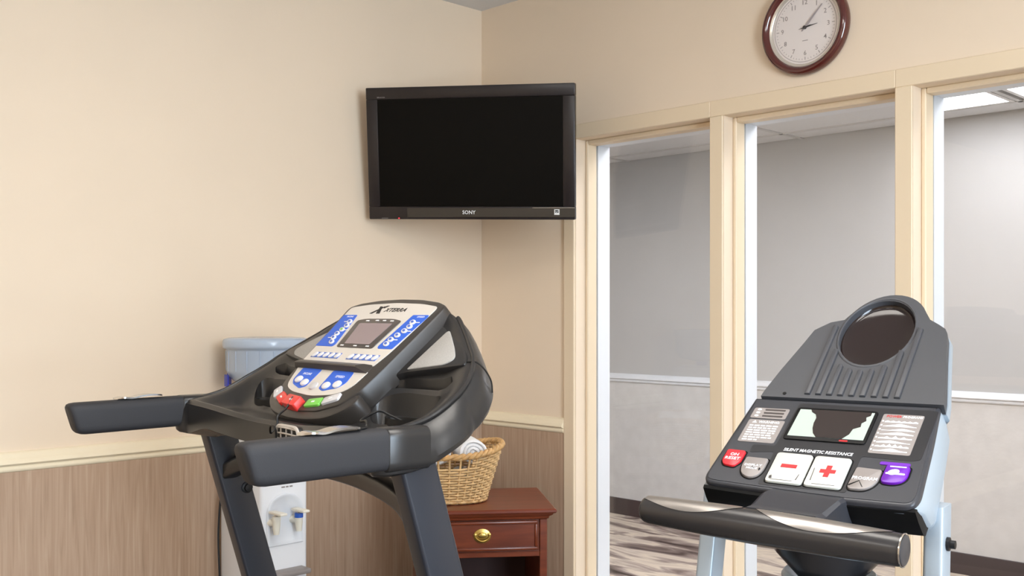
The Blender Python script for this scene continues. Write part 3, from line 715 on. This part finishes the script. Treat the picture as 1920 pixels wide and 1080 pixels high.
# upper shield with oval opening and ribs
OC = (.008, .157)
def shield_outline():
    pts = [(-.128, .0), (-.1265, .012), (-.116, .06), (-.098, .13), (-.091, .160), (-.083, .168), (-.070, .180), (-.050, .1865)]
    a0 = []
    for k in range(15):
        an = math.radians(150 - k * 120 / 14)
        a0.append((OC[0] + .007 + .0640 * math.cos(an), OC[1] + .005 + .0885 * math.sin(an)))
    pts += a0 + [(.080, .188), (.095, .176), (.106, .166), (.111, .155), (.120, .10), (.134, .02), (.136, .0)]
    return pts
SH = shield_outline()
oval = ell(OC[0], OC[1], .0545, .0785, 40)
def plate_with_hole(outer, inner, n0, n1, fn):
    bm = bmesh.new(); es = []
    for loop in (outer, inner):
        vsx = [bm.verts.new((x, y, 0)) for x, y in loop]
        es += [bm.edges.new((vsx[i], vsx[(i + 1) % len(vsx)])) for i in range(len(vsx))]
    bmesh.ops.triangle_fill(bm, use_beauty=True, edges=es)
    bm.verts.index_update()
    tri = [tuple(v.index for v in f.verts) for f in bm.faces]; vx = [(v.co.x, v.co.y) for v in bm.verts]
    bm.free(); N = len(vx); no, ni = len(outer), len(inner)
    vs = [(x, y, n1) for x, y in vx] + [(x, y, n0) for x, y in vx]
    fs = tri + [tuple(N + i for i in reversed(t)) for t in tri]
    fs += [(i, (i + 1) % no, N + (i + 1) % no, N + i) for i in range(no)]
    fs += [(no + (i + 1) % ni, no + i, N + no + i, N + no + (i + 1) % ni) for i in range(ni)]
    return MB(fn).add(vs, fs)
shield = plate_with_hole(SH, oval, -.014, .004, BS).build('console_shield', 'cm_plastic', cm, smooth=30)
sb = MB(); sb.loft([[(a, b, -.014) for a, b in inset(SH, -.002)], [(a, b, -.022) for a, b in inset(SH, -.004)], [(a, b, -.042) for a, b in inset(SH, .006)], [(a, b, -.052) for a, b in inset(SH, .018)]], fn=BS)
back = sb.build('shield_back', 'cm_silver', cm, smooth=50)
# dished dark oval inside the ring
rg = [[(x, y, n) for x, y in ell(OC[0], OC[1], .0550 * k, .0790 * k, 40)] for k, n in ((1.0, .0005), (.99, -.007), (.9, -.0105), (.6, -.0125), (.25, -.013))]
MB().loft(rg, cap0=False, fn=BS).build('oval_dish', 'cm_hole', cm, smooth=60)
rg = []
for k in range(40):
    an = 2 * PI * k / 40; rg.append((OC[0] + .0595 * math.cos(an), OC[1] + .0845 * math.sin(an)))
prof = [(-.0052, .002), (-.0048, .0052), (-.0040, .0058), (-.0020, .0052), (-.0005, .0039)]
MB().loft([[(OC[0] + (.0595 + d) * math.cos(2 * PI * k / 40), OC[1] + (.0855 + d) * math.sin(2 * PI * k / 40), h) for k in range(40)] + [(OC[0] + (.0595 + d), OC[1], h)] for d, h in prof], closed=False, cap0=False, cap1=False, fn=BS).build('oval_ring', 'cm_plastic', shield, smooth=60)
for q in range(9):
    x = -.058 + q * .0162
    tp = {0: .171, 8: .166}.get(q)
    if tp is None:
        dx = min(.99, abs(x + .002 - OC[0]) / .066); tp = OC[1] - .094 * math.sqrt(1 - dx * dx) + .002
        if q in (1, 7): tp = .112
    xt = x + (tp - .008) * .0
    P = [(x - .0042, .008), (x + .0042, .008), (xt + .0042, tp - .004), (xt + .002, tp), (xt - .0042, tp)]
    MB().prism(P, .0035, .0075, .002, fn=BS).build('rib', 'cm_plastic', shield, smooth=30)
MB().lathe([(.0001, 0), (.0028, 0), (.0028, .0012), (.0001, .0014)], 10, fn=lambda x, y, z: BS(x - .093, y + .008, z + .0036)).build('screw', 'cm_black', shield)
# pulse handlebar with polished pads
HA, HB = Vector((-.197, -.352, 1.0115)), Vector((.152, -.368, 1.0045))
def bar_pt(u): return HA.lerp(HB, u)
ax = (HB - HA).normalized(); upv = Vector((0, 0, 1)); upv = (upv - ax * upv.dot(ax)).normalized(); fwd = ax.cross(upv).normalized()   # fwd: away from the user
if fwd.y < 0: fwd = -fwd
def bar_r(u): return .0185 + .0035 * math.sin(PI * min(1, max(0, u))) + .001 * u
def bar_ring(u, k=1.0, seg=24, dr=0.0):
    p = bar_pt(u); r = bar_r(u) * k + dr
    return [tuple(p + (fwd * math.cos(2 * PI * j / seg) + upv * math.sin(2 * PI * j / seg)) * r) for j in range(seg)]
rings = [bar_ring(u, k) for u, k in ((-.005, .72), (.0, .86), (.012, .96), (.03, 1.0), (.2, 1), (.4, 1), (.5, 1), (.6, 1), (.8, 1), (.97, 1), (.99, 1), (1.0, .97))]
bar = MB().loft(rings).build('handlebar', 'cm_grip', cm, smooth=60)
m = MB().loft([bar_ring(1.0, .93), bar_ring(1.008, .93), bar_ring(1.010, .86)]); m.build('end_cap', 'cm_panel', bar)
m = MB().tube([tuple(Vector(p)) for p in bar_ring(1.004, 1.0)], .0011, 6, closed=True); m.build('end_ring', 'chrome', bar)
def pad(u0, u1, a_lo, a_hi, name='pulse_pad'):
    # crescent of polished metal: angles measured from straight up, negative towards the user
    nu, na = 24, 8; vs = []
    for i in range(nu + 1):
        e = i / nu; u = u0 + (u1 - u0) * e; lo, hi = a_lo(e), a_hi(e)
        for j in range(na + 1):
            an = lo + (hi - lo) * j / na; p = bar_pt(u); r = bar_r(u) + .0007
            vs.append(tuple(p + (fwd * math.sin(an) + upv * math.cos(an)) * r))
    fs = [(i * (na + 1) + j, (i + 1) * (na + 1) + j, (i + 1) * (na + 1) + j + 1, i * (na + 1) + j + 1) for i in range(nu) for j in range(na)]
    off = len(vs)
    vs2 = []
    for i in range(nu + 1):
        for j in range(na + 1):
            p = Vector(vs[i * (na + 1) + j]); u = u0 + (u1 - u0) * i / nu; c = bar_pt(u); vs2.append(tuple(c + (p - c) * .9))
    fs += [tuple(off + k for k in reversed(f)) for f in fs]
    MB().add(vs + vs2, fs).build(name, 'cm_pad', bar, smooth=60)
pad(.015, .42, lambda e: math.radians(-8 - 55 * math.sin(PI * min(1, .10 + .90 * e)) ** .8), lambda e: math.radians(70 * (1 - e) ** .35 + 2))
pad(.47, .965, lambda e: math.radians(-62 * math.sin(PI * e ** .9) ** .8 - 4 + 4 * (1 - e)), lambda e: math.radians(60 * min(1, e * 6) ** .6))
# stem between bar and console
st = MB()
st.loft([[(x, f, z) for x, z in ((-.052, 1.012), (.050, 1.010), (.050, 1.026), (.044, 1.030), (-.046, 1.032), (-.052, 1.028))] for f in (-.358, -.335)] + [[(x, f, z) for x, z in ((-.046, 1.000), (.060, 1.000), (.060, 1.040), (.056, 1.044), (-.040, 1.046), (-.046, 1.042))] for f in (-.31, -.20)])
st.build('handlebar_stem', 'cm_panel', cm, smooth=30)
# silver posts with bolts, central neck
for sg, s0 in ((-1, -.167), (1, .146)):
    rings = []
    for z, f in ((1.03, -.185), (.6, -.26), (.06, -.34)):
        sx = s0 + sg * (.1) * (1.0 - z) * .25
        rings.append([(a, b, z) for a, b in rpoly([(sx - .0125, f - .022), (sx + .0125, f - .022), (sx + .0125, f + .022), (sx - .0125, f + .022)], .005, 3)])
    p = MB().loft(rings).build('side_post', 'cm_silver', cm, smooth=50)
    bl = MB(lambda x, y, q, sg=sg, s0=s0: (s0 + sg * (.0125 + q), -.195 + x, .982 + y))
    bl.lathe([(.0001, 0), (.009, 0), (.009, .004), (.0055, .005), (.0055, .011), (.0001, .012)], 14)
    bl.build('bolt', 'black_metal', p)
nk = MB(lambda x, y, z: (x - .004, y - .17, z)); nk.lathe([(.012, .70), (.030, .72), (.030, .86), (.034, .90), (.075, .945), (.080, .985), (.06, 1.03)], 28)
nk.build('neck_cone', 'cm_panel_dark', cm, smooth=60)
nk = MB(lambda x, y, z: (x - .004, y - .17, z)); nk.lathe([(.034, .895), (.062, .918), (.066, .912), (.060, .87), (.036, .84)], 28); nk.build('neck_collar', 'cm_silver', cm, smooth=60)
nk = MB(lambda x, y, q: (x + .066, -.20 - q, .915 + y)); nk.lathe([(.0001, -.03), (.006, -.03), (.006, 0), (.013, .0), (.014, .008), (.012, .016), (.0001, .018)], 16); nk.build('knob', 'black_rubber', cm)
# lower body below the picture
MB().tube([(-.004, -.17, .75), (-.004, -.14, .45), (-.004, -.12, .12)], .03, 16).build('mast', 'cm_silver', cm)
P = rpoly([(-.45, .12), (.32, .12), (.36, .36), (.20, .60), (-.10, .60), (-.38, .40)], .08, 5)
MB(lambda a, b, n: (n - .004, a, b)).prism(P, -.07, .07, .02).build('flywheel_housing', 'cm_plastic', cm)
for f in (-.42, .30):
    MB().rbox(-.27, .27, f - .035, f + .035, .03, .1, .02, 3).build('floor_bar', 'cm_silver', cm)
    for sg in (-1, 1): MB().rbox(sg * .26 - .03, sg * .26 + .03, f - .04, f + .04, 0, .09, .015, 2).build('foot', 'black_rubber', cm)
for sg in (-1, 1):
    MB().rbox(sg * .13 - .05, sg * .13 + .05, -.28, .0, .22 + sg * .04, .25 + sg * .04, .01, 2).build('foot_plate', 'black_rubber', cm)
    MB().rbox(min(sg * .066, sg * .085), max(sg * .066, sg * .085), -.16, -.12, .225 + sg * .04, .245 + sg * .04, .004, 1).build('pedal_arm', 'cm_silver', cm)

# ================================================================== TELEVISION
C0 = Vector((2.92134, -2.73484, 1.28)); RV = Vector((0.7044, 0.7098, 0)); DV = Vector((-0.7098, 0.7044, 0))
def camspace(X, Y, Z): return C0 + RV * X + DV * Y + Vector((0, 0, Z))
tvK = 1.072
tvY = 3.225 * tvK
tv = thing('television', 'black flat television hung on an arm in the room corner', 'television')
tv.location = camspace((879 - 960) / 1955 * tvY, tvY, (588 - 287) / 1955 * tvY)
tv.rotation_mode = 'XYZ'; tv.scale = (tvK, tvK, tvK)
base_rz = math.atan2(RV.y, RV.x)
tv.rotation_euler = (math.radians(8.5), math.radians(1.3), base_rz - math.radians(12.5))
W_, H_ = .3315, .2050
# local: x right, y into the wall, z up; front at y = 0
m = MB()
def frame_piece(x0, x1, z0, z1, mt, nm, y0=0.0, y1=.03, r=.003): return MB().rbox(x0, x1, y0, y1, z0, z1, r, 2).build(nm, mt, tv)
frame_piece(-W_, W_, .168, H_, 'tv_bezel', 'bezel')
frame_piece(-W_, W_, -H_, -.165, 'tv_bezel', 'bezel')
frame_piece(-W_, -.2945, -.166, .169, 'tv_bezel', 'bezel', .0003)
frame_piece(.2945, W_, -.166, .169, 'tv_bezel', 'bezel', .0003)
MB().box(-.296, .296, .003, .02, -.168, .172).build('screen', 'tv_screen', tv, smooth=0)
sp = MB().rbox(-.205, .331, -.0012, .004, -.198, -.1685, .001, 1).build('glossy_strip', 'tv_strip', tv)
MB().box(.20, .331, -.0018, -.0005, -.1690, -.1682).build('chrome_line', 'chrome', sp)
TF = lambda x, z, n: (x, -n, z)
put_text(MB(TF), 'SONY', -.002, -.1825, .0016, w=.042, h=.0115).build('logo_print', 'print_white', tv, smooth=0)
put_text(MB(TF), 'BRAVIA', -.281, .1745, .0004, w=.026, h=.0042).build('logo_print', 'cm_grey', tv, smooth=0)
st_ = MB().box(.268, .284, -.0022, -.0012, -.190, -.173).build('energy_sticker', 'sticker_white', tv, smooth=0)
m = MB(TF); m.prism([(.2705, -.1835), (.2815, -.1835), (.2815, -.1755), (.2705, -.1755)], .0018, .0027); m.build('sticker_print', 'print_black', st_, smooth=0)
m = MB(TF); m.prism([(.271, -.180), (.276, -.1825), (.2812, -.178), (.2812, -.177), (.276, -.181), (.271, -.179)], .0024, .0031); m.build('sticker_print', 'print_white', st_, smooth=0)
MB(TF).prism(ell(-.232, -.2015, .0022, .0016, 10), -.001, .0008).build('standby_light', 'led_red', tv, smooth=0)
MB(TF).prism(rrect(-.29, -.268, -.2022, -.2008, .0005, 1), -.001, .0005).build('print_mark', 'cm_grey', tv, smooth=0)
MB().rbox(-.315, .315, .028, .062, -.19, .19, .012, 2).build('back_cover', 'tv_back', tv)
MB().rbox(-.11, .11, .06, .08, -.11, .11, .005, 1).build('mount_plate', 'black_metal', tv)
bpy.context.view_layer.update()
ti = Matrix.LocRotScale(tv.location, tv.rotation_euler, tv.scale).inverted()
tvfn = lambda x, y, z: tuple(ti @ Vector((x, y, z)))
p0 = Matrix.LocRotScale(tv.location, tv.rotation_euler, tv.scale) @ Vector((0, .08, 0))
el = Vector((.16, -.16, p0.z)); wp = Vector((.03, -.20, p0.z))
MB(tvfn).tube([p0, el], .018, 10).build('swivel_arm', 'black_metal', tv)
MB(tvfn).tube([el, wp], .018, 10).build('swivel_arm', 'black_metal', tv)
MB(tvfn).tube([(el.x, el.y, el.z - .03), (el.x, el.y, el.z + .03)], .022, 12).build('arm_joint', 'black_metal', tv)
MB(tvfn).rbox(0, .03, -.26, -.14, p0.z - .1, p0.z + .1, .004, 1).build('wall_bracket', 'black_metal', tv)

# ================================================================== WALL CLOCK
ck = thing('wall_clock', 'round clock with dark red-brown wooden rim above the windows', 'clock', (1.378, 0, 2.1075))
CKF = lambda x, y, n: (x, -n, y)
rim = MB(CKF); rim.lathe([(.112, .002), (.137, .002), (.1385, .010), (.1365, .020), (.131, .027), (.124, .029), (.118, .026), (.1135, .018), (.112, .012)], 64, cap0=False, cap1=False)
rim.loft([[(.112 * math.cos(2 * PI * k / 64), .112 * math.sin(2 * PI * k / 64), z) for k in range(64)] for z in (.012, .002)], cap0=False, cap1=False)
rim.build('rim', 'clock_wood', ck, smooth=60)
MB(CKF).lathe([(.1128, .011), (.1128, .0165), (.109, .0155), (.106, .0125), (.1045, .0095)], 64, cap0=False, cap1=False).build('inner_bezel', 'clock_bezel', ck, smooth=60)
face = MB(CKF).lathe([(.0001, .001), (.112, .001), (.112, .009), (.0001, .0091)], 64).build('dial', 'clock_face', ck)
ringp = [(.0985 * math.cos(2 * PI * k / 64), .0985 * math.sin(2 * PI * k / 64), .0092) for k in range(64)]
MB(CKF).tube(ringp, .0007, 5, closed=True).build('dial_ring', 'clock_print', face)
for h in range(1, 13):
    an = PI / 2 - h * PI / 6
    put_text(MB(CKF), str(h), .0735 * math.cos(an), .0735 * math.sin(an), .0094, h=.0135).build('numeral', 'clock_print', face, smooth=0)
m = MB(CKF)
for k in range(60):
    an = k * PI / 30; c, sn = math.cos(an), math.sin(an); l = .0845 if k % 5 == 0 else .089; hw = .0009 if k % 5 == 0 else .0005
    m.prism([(l * c + hw * sn, l * sn - hw * c), (.093 * c + hw * sn, .093 * sn - hw * c), (.093 * c - hw * sn, .093 * sn + hw * c), (l * c - hw * sn, l * sn + hw * c)], .0088, .0095)
m.build('minute_marks', 'clock_print', face, smooth=0)
MB(CKF).prism(rrect(-.009, .009, -.0385, -.0365, .0005, 1), .0088, .0094).build('dial_print', 'clock_print', face, smooth=0)
def hand(deg, l, back, w0, nm, mt, n0):
    an = math.radians(90 - deg); c, sn = math.cos(an), math.sin(an)
    P = [(-back, -w0 * .5), (l * .2, -w0), (l, -w0 * .3), (l, w0 * .3), (l * .2, w0), (-back, w0 * .5)]
    MB(CKF).prism([(x * c - y * sn, x * sn + y * c) for x, y in P], n0, n0 + .0008).build(nm, mt, ck, smooth=0)
hand(83, .040, .012, .0016, 'hour_hand', 'clock_hub', .0105)
hand(44, .080, .014, .0034, 'minute_hand', 'clock_hand', .0120)
hand(259, .018, .022, .0008, 'second_hand', 'clock_hub', .0135)
MB(CKF).lathe([(.0001, .009), (.005, .009), (.005, .0145), (.0001, .015)], 16).build('hub', 'clock_hub', ck)
MB(CKF).lathe([(.0001, .0168), (.1145, .0163), (.1145, .0175), (.0001, .0180)], 48).build('cover_glass', 'clock_glass', ck, smooth=60)

# ================================================================== NIGHTSTAND, BASKET, TOWELS
ns_o = camspace(-.0883, 3.1726, 0); ns_o.z = 0
ns_rz = math.atan2(.789, .614)
ns = thing('nightstand', 'reddish-brown wooden nightstand with brass oval drawer pull in the corner', 'nightstand', ns_o, ns_rz)
HW, DP, ZT = .2275, .40, .681   # half width of top, depth, height; local y = 0 at the front edge of the top
tp = []
for z, o in ((ZT - .014, .004), (ZT - .010, .0), (ZT - .004, .0), (ZT, .005)):
    tp.append([(-HW + o, o, z), (HW - o, o, z), (HW - o, DP - o, z), (-HW + o, DP - o, z)])
MB().loft(tp).build('table_top', 'mahogany_top', ns, smooth=30)
cv = []
for z, o in ((ZT - .036, .028), (ZT - .033, .022), (ZT - .026, .020), (ZT - .020, .011), (ZT - .014, .008)):
    cv.append([(-HW + o, o, z), (HW - o, o, z), (HW - o, DP - .01, z), (-HW + o, DP - .01, z)])
MB().loft(cv).build('cove_moulding', 'mahogany', ns, smooth=30)
for sg in (-1, 1):
    MB().rbox(sg * (HW - .037) - .0115, sg * (HW - .037) + .0115, .029, DP - .012, .0, ZT - .035, .002, 1).build('side_panel', 'mahogany', ns)
MB().box(-HW + .049, HW - .049, DP - .022, DP - .012, .1, ZT - .036).build('back_panel', 'dark_inside', ns)
MB().rbox(-HW + .049, HW - .049, .032, DP - .022, .53, .546, .001, 1).build('drawer_rail', 'mahogany', ns)
MB().rbox(-HW + .049, HW - .049, .032, DP - .022, .10, .125, .001, 1).build('lower_shelf', 'mahogany', ns)
MB().box(-HW + .049, HW - .049, .036, .045, .546, ZT - .036).build('face_frame', 'mahogany', ns)
dr = MB().rbox(-.170, .170, .026, .037, .556, .640, .002, 1).build('drawer_front', 'mahogany', ns)
for a, b, c, d in ((-.172, .172, .632, .642), (-.172, .172, .552, .562), (-.172, -.162, .562, .632), (.162, .172, .562, .632)):
    MB().rbox(a, b, .020, .030, c, d, .0035, 2).build('drawer_moulding', 'mahogany', dr)
PF = lambda x, z, n: (x, .026 - n, .598 + z)
pull = MB(PF).prism(ell(0, 0, .027, .0225, 28), 0, .003, .0012).build('brass_plate', 'brass', dr)
MB(PF).prism(ell(0, .002, .013, .009, 20), .002, .008, .003).build('plate_boss', 'brass', pull)
bail = [(.022 * math.cos(a), .004 - .019 * math.sin(a), .006 + .004 * math.sin(a)) for a in [PI * k / 14 for k in range(15)]]
MB(PF).tube(bail, .0022, 8).build('bail_handle', 'brass', pull)
for sg in (-1, 1): MB(PF).lathe([(.0001, .0), (.005, .0), (.005, .007), (.0001, .009)], 12, fn=lambda x, y, z, sg=sg: PF(x + sg * .022, y + .004, z)).build('pull_post', 'brass', pull)
def on_ns(s, f, z=0.0):
    c, sn = math.cos(ns_rz), math.sin(ns_rz)
    return Vector((ns_o.x + s * c - f * sn, ns_o.y + s * sn + f * c, z))
bk = thing('wicker_basket', 'oval wicker basket holding white towels on the nightstand', 'basket', on_ns(-.098, .185, ZT), ns_rz)
def bk_pt(th, v, dr=0.0):
    c, sn = math.cos(th), math.sin(th)
    a = .122 + .053 * v; b = .088 + .040 * v
    hz = .150 + .028 * c * c + (.012 * sn if sn > 0 else 0)
    # local y negative = towards the camera
    ex = 0.85
    cc = math.copysign(abs(c) ** ex, c); s_ = math.copysign(abs(sn) ** ex, sn)
    return ((a + dr) * cc, (b + dr) * s_, .004 + v * hz)
NST = 40
rows = 18
m = MB()
gap0, gap1 = math.radians(228), math.radians(292)
for i in range(rows):
    v = .02 + .93 * i / (rows - 1); ns_s = 160
    pts = []
    ths = [2 * PI * k / ns_s for k in range(ns_s)]
    openrow = rows - 4 <= i <= rows - 2
    if openrow: ths = [gap1 + (2 * PI - (gap1 - gap0)) * k / (ns_s - 20) for k in range(ns_s - 20 + 1)]
    for th in ths: pts.append(bk_pt(th, v, .0036 * math.cos(NST * th / 2 + PI * i)))
    m.tube(pts, .0037, 6, closed=not openrow)
m.build('weave', 'wicker', bk, smooth=80, kind='stuff')
m = MB()
for k in range(NST):
    th = 2 * PI * (k + .0) / NST; m.tube([bk_pt(th, v) for v in (0, .25, .5, .75, 1.0)], .0034, 6)
m.build('stakes', 'wicker', bk, smooth=80, kind='stuff')
for ph in (0, PI):
    pts = []
    for k in range(200):
        th = 2 * PI * k / 200; x, y, z = bk_pt(th, 1.0); q = 26 * th + ph
        pts.append((x + .005 * math.cos(q) * math.cos(th), y + .005 * math.cos(q) * math.sin(th), z + .005 * math.sin(q)))
    MB().tube(pts, .0068, 7, closed=True).build('rim_braid', 'wicker_rim', bk, smooth=80)
m = MB(); m.loft([[bk_pt(2 * PI * k / 48, 0.0, -.003)[:2] + (z,) for k in range(48)] for z in (.001, .007)]); m.build('basket_base', 'wicker', bk)
pts = []
for k in range(120):
    th = 2 * PI * k / 120; x, y, z = bk_pt(th, 0.0); pts.append((x + .003 * math.cos(30 * th), y, .0085 + .002 * math.sin(30 * th)))
MB().tube(pts, .0060, 7, closed=True).build('base_braid', 'wicker_rim', bk, smooth=80)
# rolled towels
def towel(label, loc, rz, tilt, R=.052, L=.17, seed=1):
    random.seed(seed)
    N = 110; turns = 3.6; th_ = R / turns * .80; out = []; inn = []
    for k in range(N + 1):
        u = k / N; an = u * turns * 2 * PI; r = .006 + (R - .006) * u
        wob = 1 + .03 * math.sin(3 * an + seed)
        out.append((r * wob * math.cos(an), r * wob * math.sin(an) * .92)); ri = max(.001, r - th_ * .95)
        inn.append((ri * wob * math.cos(an), ri * wob * math.sin(an) * .92))
    vs = []; fs = []
    lay = [(-L / 2, -.0035), (-L / 2 + .004, 0), (-L / 4, .0015), (0, 0), (L / 4, .001), (L / 2 - .004, 0), (L / 2, -.0035)]
    for j, (y, d) in enumerate(lay):
        for (a, b), (c, e) in zip(out, inn):
            ro = math.hypot(a, b); ri = math.hypot(c, e)
            ko = (ro + d) / ro if ro > .01 else 1; ki = (ri - d) / ri if ri > .01 else 1
            bul = .004 * math.sin(ro * 300) if j in (0, len(lay) - 1) else 0
            vs += [(a * ko, y + bul, b * ko), (c * ki, y + bul, e * ki)]
    M = 2 * (N + 1)
    for j in range(len(lay) - 1):
        for k in range(N):
            a = j * M + 2 * k
            fs += [(a, a + 2, a + 2 + M, a + M), (a + 1, a + 1 + M, a + 3 + M, a + 3)]
        a = j * M; fs += [(a, a + M, a + M + 1, a + 1)]; a = j * M + 2 * N; fs += [(a, a + 1, a + M + 1, a + M)]
    for j in (0, len(lay) - 1):
        for k in range(N): a = j * M + 2 * k; fs.append((a, a + 1, a + 3, a + 2))
    o = MB().add(vs, fs).build('rolled_towel', 'towel', None, smooth=70)
    o.location = loc; o.rotation_euler = (tilt, 0, rz)
    return tag(o, label, 'towel', 'white towels in the wicker basket')
bz = ZT + .010
towel('white rolled towel on top at the right, its spiral end showing', on_ns(-.098 + .072, .185, bz + .152), ns_rz + math.radians(6), 0, .0475, .165, 1)
towel('white rolled towel on top at the left, mostly hidden behind treadmill', on_ns(-.098 - .031, .185, bz + .149), ns_rz - math.radians(2), 0, .0465, .165, 2)
towel('white rolled towel low in the basket behind the front wickerwork, right', on_ns(-.098 + .049, .185, bz + .052), ns_rz, 0, .0440, .15, 3)
towel('white rolled towel low in the basket behind the front wickerwork, left', on_ns(-.098 - .049, .185, bz + .052), ns_rz, 0, .0420, .14, 5)

# ================================================================== WATER COOLER AND BOTTLE
wc = thing('water_cooler', 'white bottled-water cooler with two taps against the left wall', 'water cooler', (0.0, 0, 0))
CX0, CX1, CY0, CY1, CZ = .035, .272, -1.127, -.968, 1.035
wc.location = ((CX0 + CX1) / 2, (CY0 + CY1) / 2, 0)
hx, hy = (CX1 - CX0) / 2, (CY1 - CY0) / 2
cb = MB().rbox(-hx, hx, -hy, hy, .03, CZ, .012, 3).build('cabinet', 'cooler_white', wc)
MB().rbox(-hx + .01, hx - .01, -hy + .01, hy - .01, 0, .032, .004, 1).build('plinth', 'black_rubber', wc)
# arched recess surround on the front (+x side), drip tray, print
RF = lambda y, z, n: (hx + n, y, z)
arch = [(-.062, .60), (.062, .60), (.062, .70)] + [(.062 * math.cos(a), .70 + .052 * math.sin(a)) for a in [PI * k / 12 for k in range(1, 12)]] + [(-.062, .70)]
rc = MB(RF); rc.loft([[(a, b, .001) for a, b in arch], [(a, b, .005) for a, b in inset(arch, .002)], [(a, b, .005) for a, b in inset(arch, .008)], [(a, b, .0012) for a, b in inset(arch, .012)]])
rc.build('recess_panel', 'cooler_recess', wc, smooth=60)
MB().rbox(hx - .002, hx + .05, -.06, .06, .515, .53, .004, 2).build('drip_tray', 'cm_grey', wc)
m = MB(RF)
for q, (a, wd) in enumerate(((-.012, .012), (.003, .009), (.016, .010))): m.prism(rrect(a, a + wd, .768, .772, .001, 1), .0, .0012)
m.build('faded_print', 'cm_grey', wc, smooth=0)
for y, cap in ((-.050, 'tap_cream'), (.026, 'tap_blue')):
    tp_ = MB(lambda a, b, c, y=y: (hx + a, y + b, .672 + c))
    tp_.tube([(0, 0, 0), (.02, 0, 0), (.032, 0, -.002)], [.012, .0095, .010], 14); tp_.tube([(.034, 0, .022), (.034, 0, -.005), (.034, 0, -.030)], [.0115, .0115, .008], 16)
    t_ = tp_.build('tap', 'tap_cream', wc)
    MB(lambda a, b, c, y=y: (hx + a, y + b, .672 + c)).tube([(.034, 0, .010), (.034, 0, .023)], .0128, 16).build('tap_band', cap, t_)
    MB(lambda a, b, c, y=y: (hx + a, y + b, .672 + c)).rbox(.010, .075, -.012, .012, .028, .036, .003, 2).build('tap_lever', 'tap_cream', t_)
    MB(lambda a, b, c, y=y: (hx + a, y + b, .672 + c)).tube([(.034, 0, .022), (.034, 0, .03)], .006, 10).build('tap_pin', 'chrome', t_)
cbx = (0, 0)
cl = MB(); cl.lathe([(.060, CZ), (.110, CZ), (.114, CZ + .006), (.112, CZ + .008)], 40, 1, .70); cl.build('bottle_collar', 'cooler_white', wc)
an0 = math.atan2(-.72, -.69)
# cord on the left rear edge
MB().tube(smooth_curve([(-hx + .012, -hy - .004, .72), (-hx + .006, -hy - .008, .6), (-hx + .012, -hy - .006, .45), (-hx + .005, -hy - .008, .3), (-hx + .008, -hy - .006, .08)], 6), .003, 6).build('power_cord', 'black_rubber', wc)
wb = thing('water_bottle', 'pale blue upside-down water bottle on the cooler', 'bottle', (.150, -1.036, CZ + .008))
prof = [(.030, .020), (.045, .022), (.095, .035), (.110, .050), (.1165, .066), (.1165, .126), (.1185, .131), (.1265, .134), (.128, .140), (.128, .153), (.125, .160), (.112, .1645), (.085, .1655), (.02, .159)]
MB().lathe(prof, 48).build('bottle_body', 'bottle', wb, smooth=60)
for k in range(18):
    an = 2 * PI * k / 18
    MB().tube([(.1155 * math.cos(an), .1155 * math.sin(an), .066), (.1165 * math.cos(an), .1165 * math.sin(an), .126)], .0024, 6).build('bottle_rib', 'bottle_rim', wb)
MB().lathe([(.0001, .0), (.026, .0), (.026, .02), (.031, .024), (.0001, .025)], 20).build('bottle_cap', 'cooler_blue', wb)
hb = []
for k in range(13):
    an = an0 - .30 + .95 * k / 12; dz = .0 if k in (0, 1, 2) else (-.012 if k < 8 else -.002)
    hb.append((an, dz))
rings = []
for an, dz in hb:
    c, sn = math.cos(an), math.sin(an)
    rings.append([(r * c, r * sn, z) for r, z in ((.1185, .020), (.1225, .020), (.1225, .058 + dz * 1.6), (.1185, .058 + dz * 1.6))])
MB().loft(rings).build('handle_strap', 'cooler_blue', wb, smooth=30)
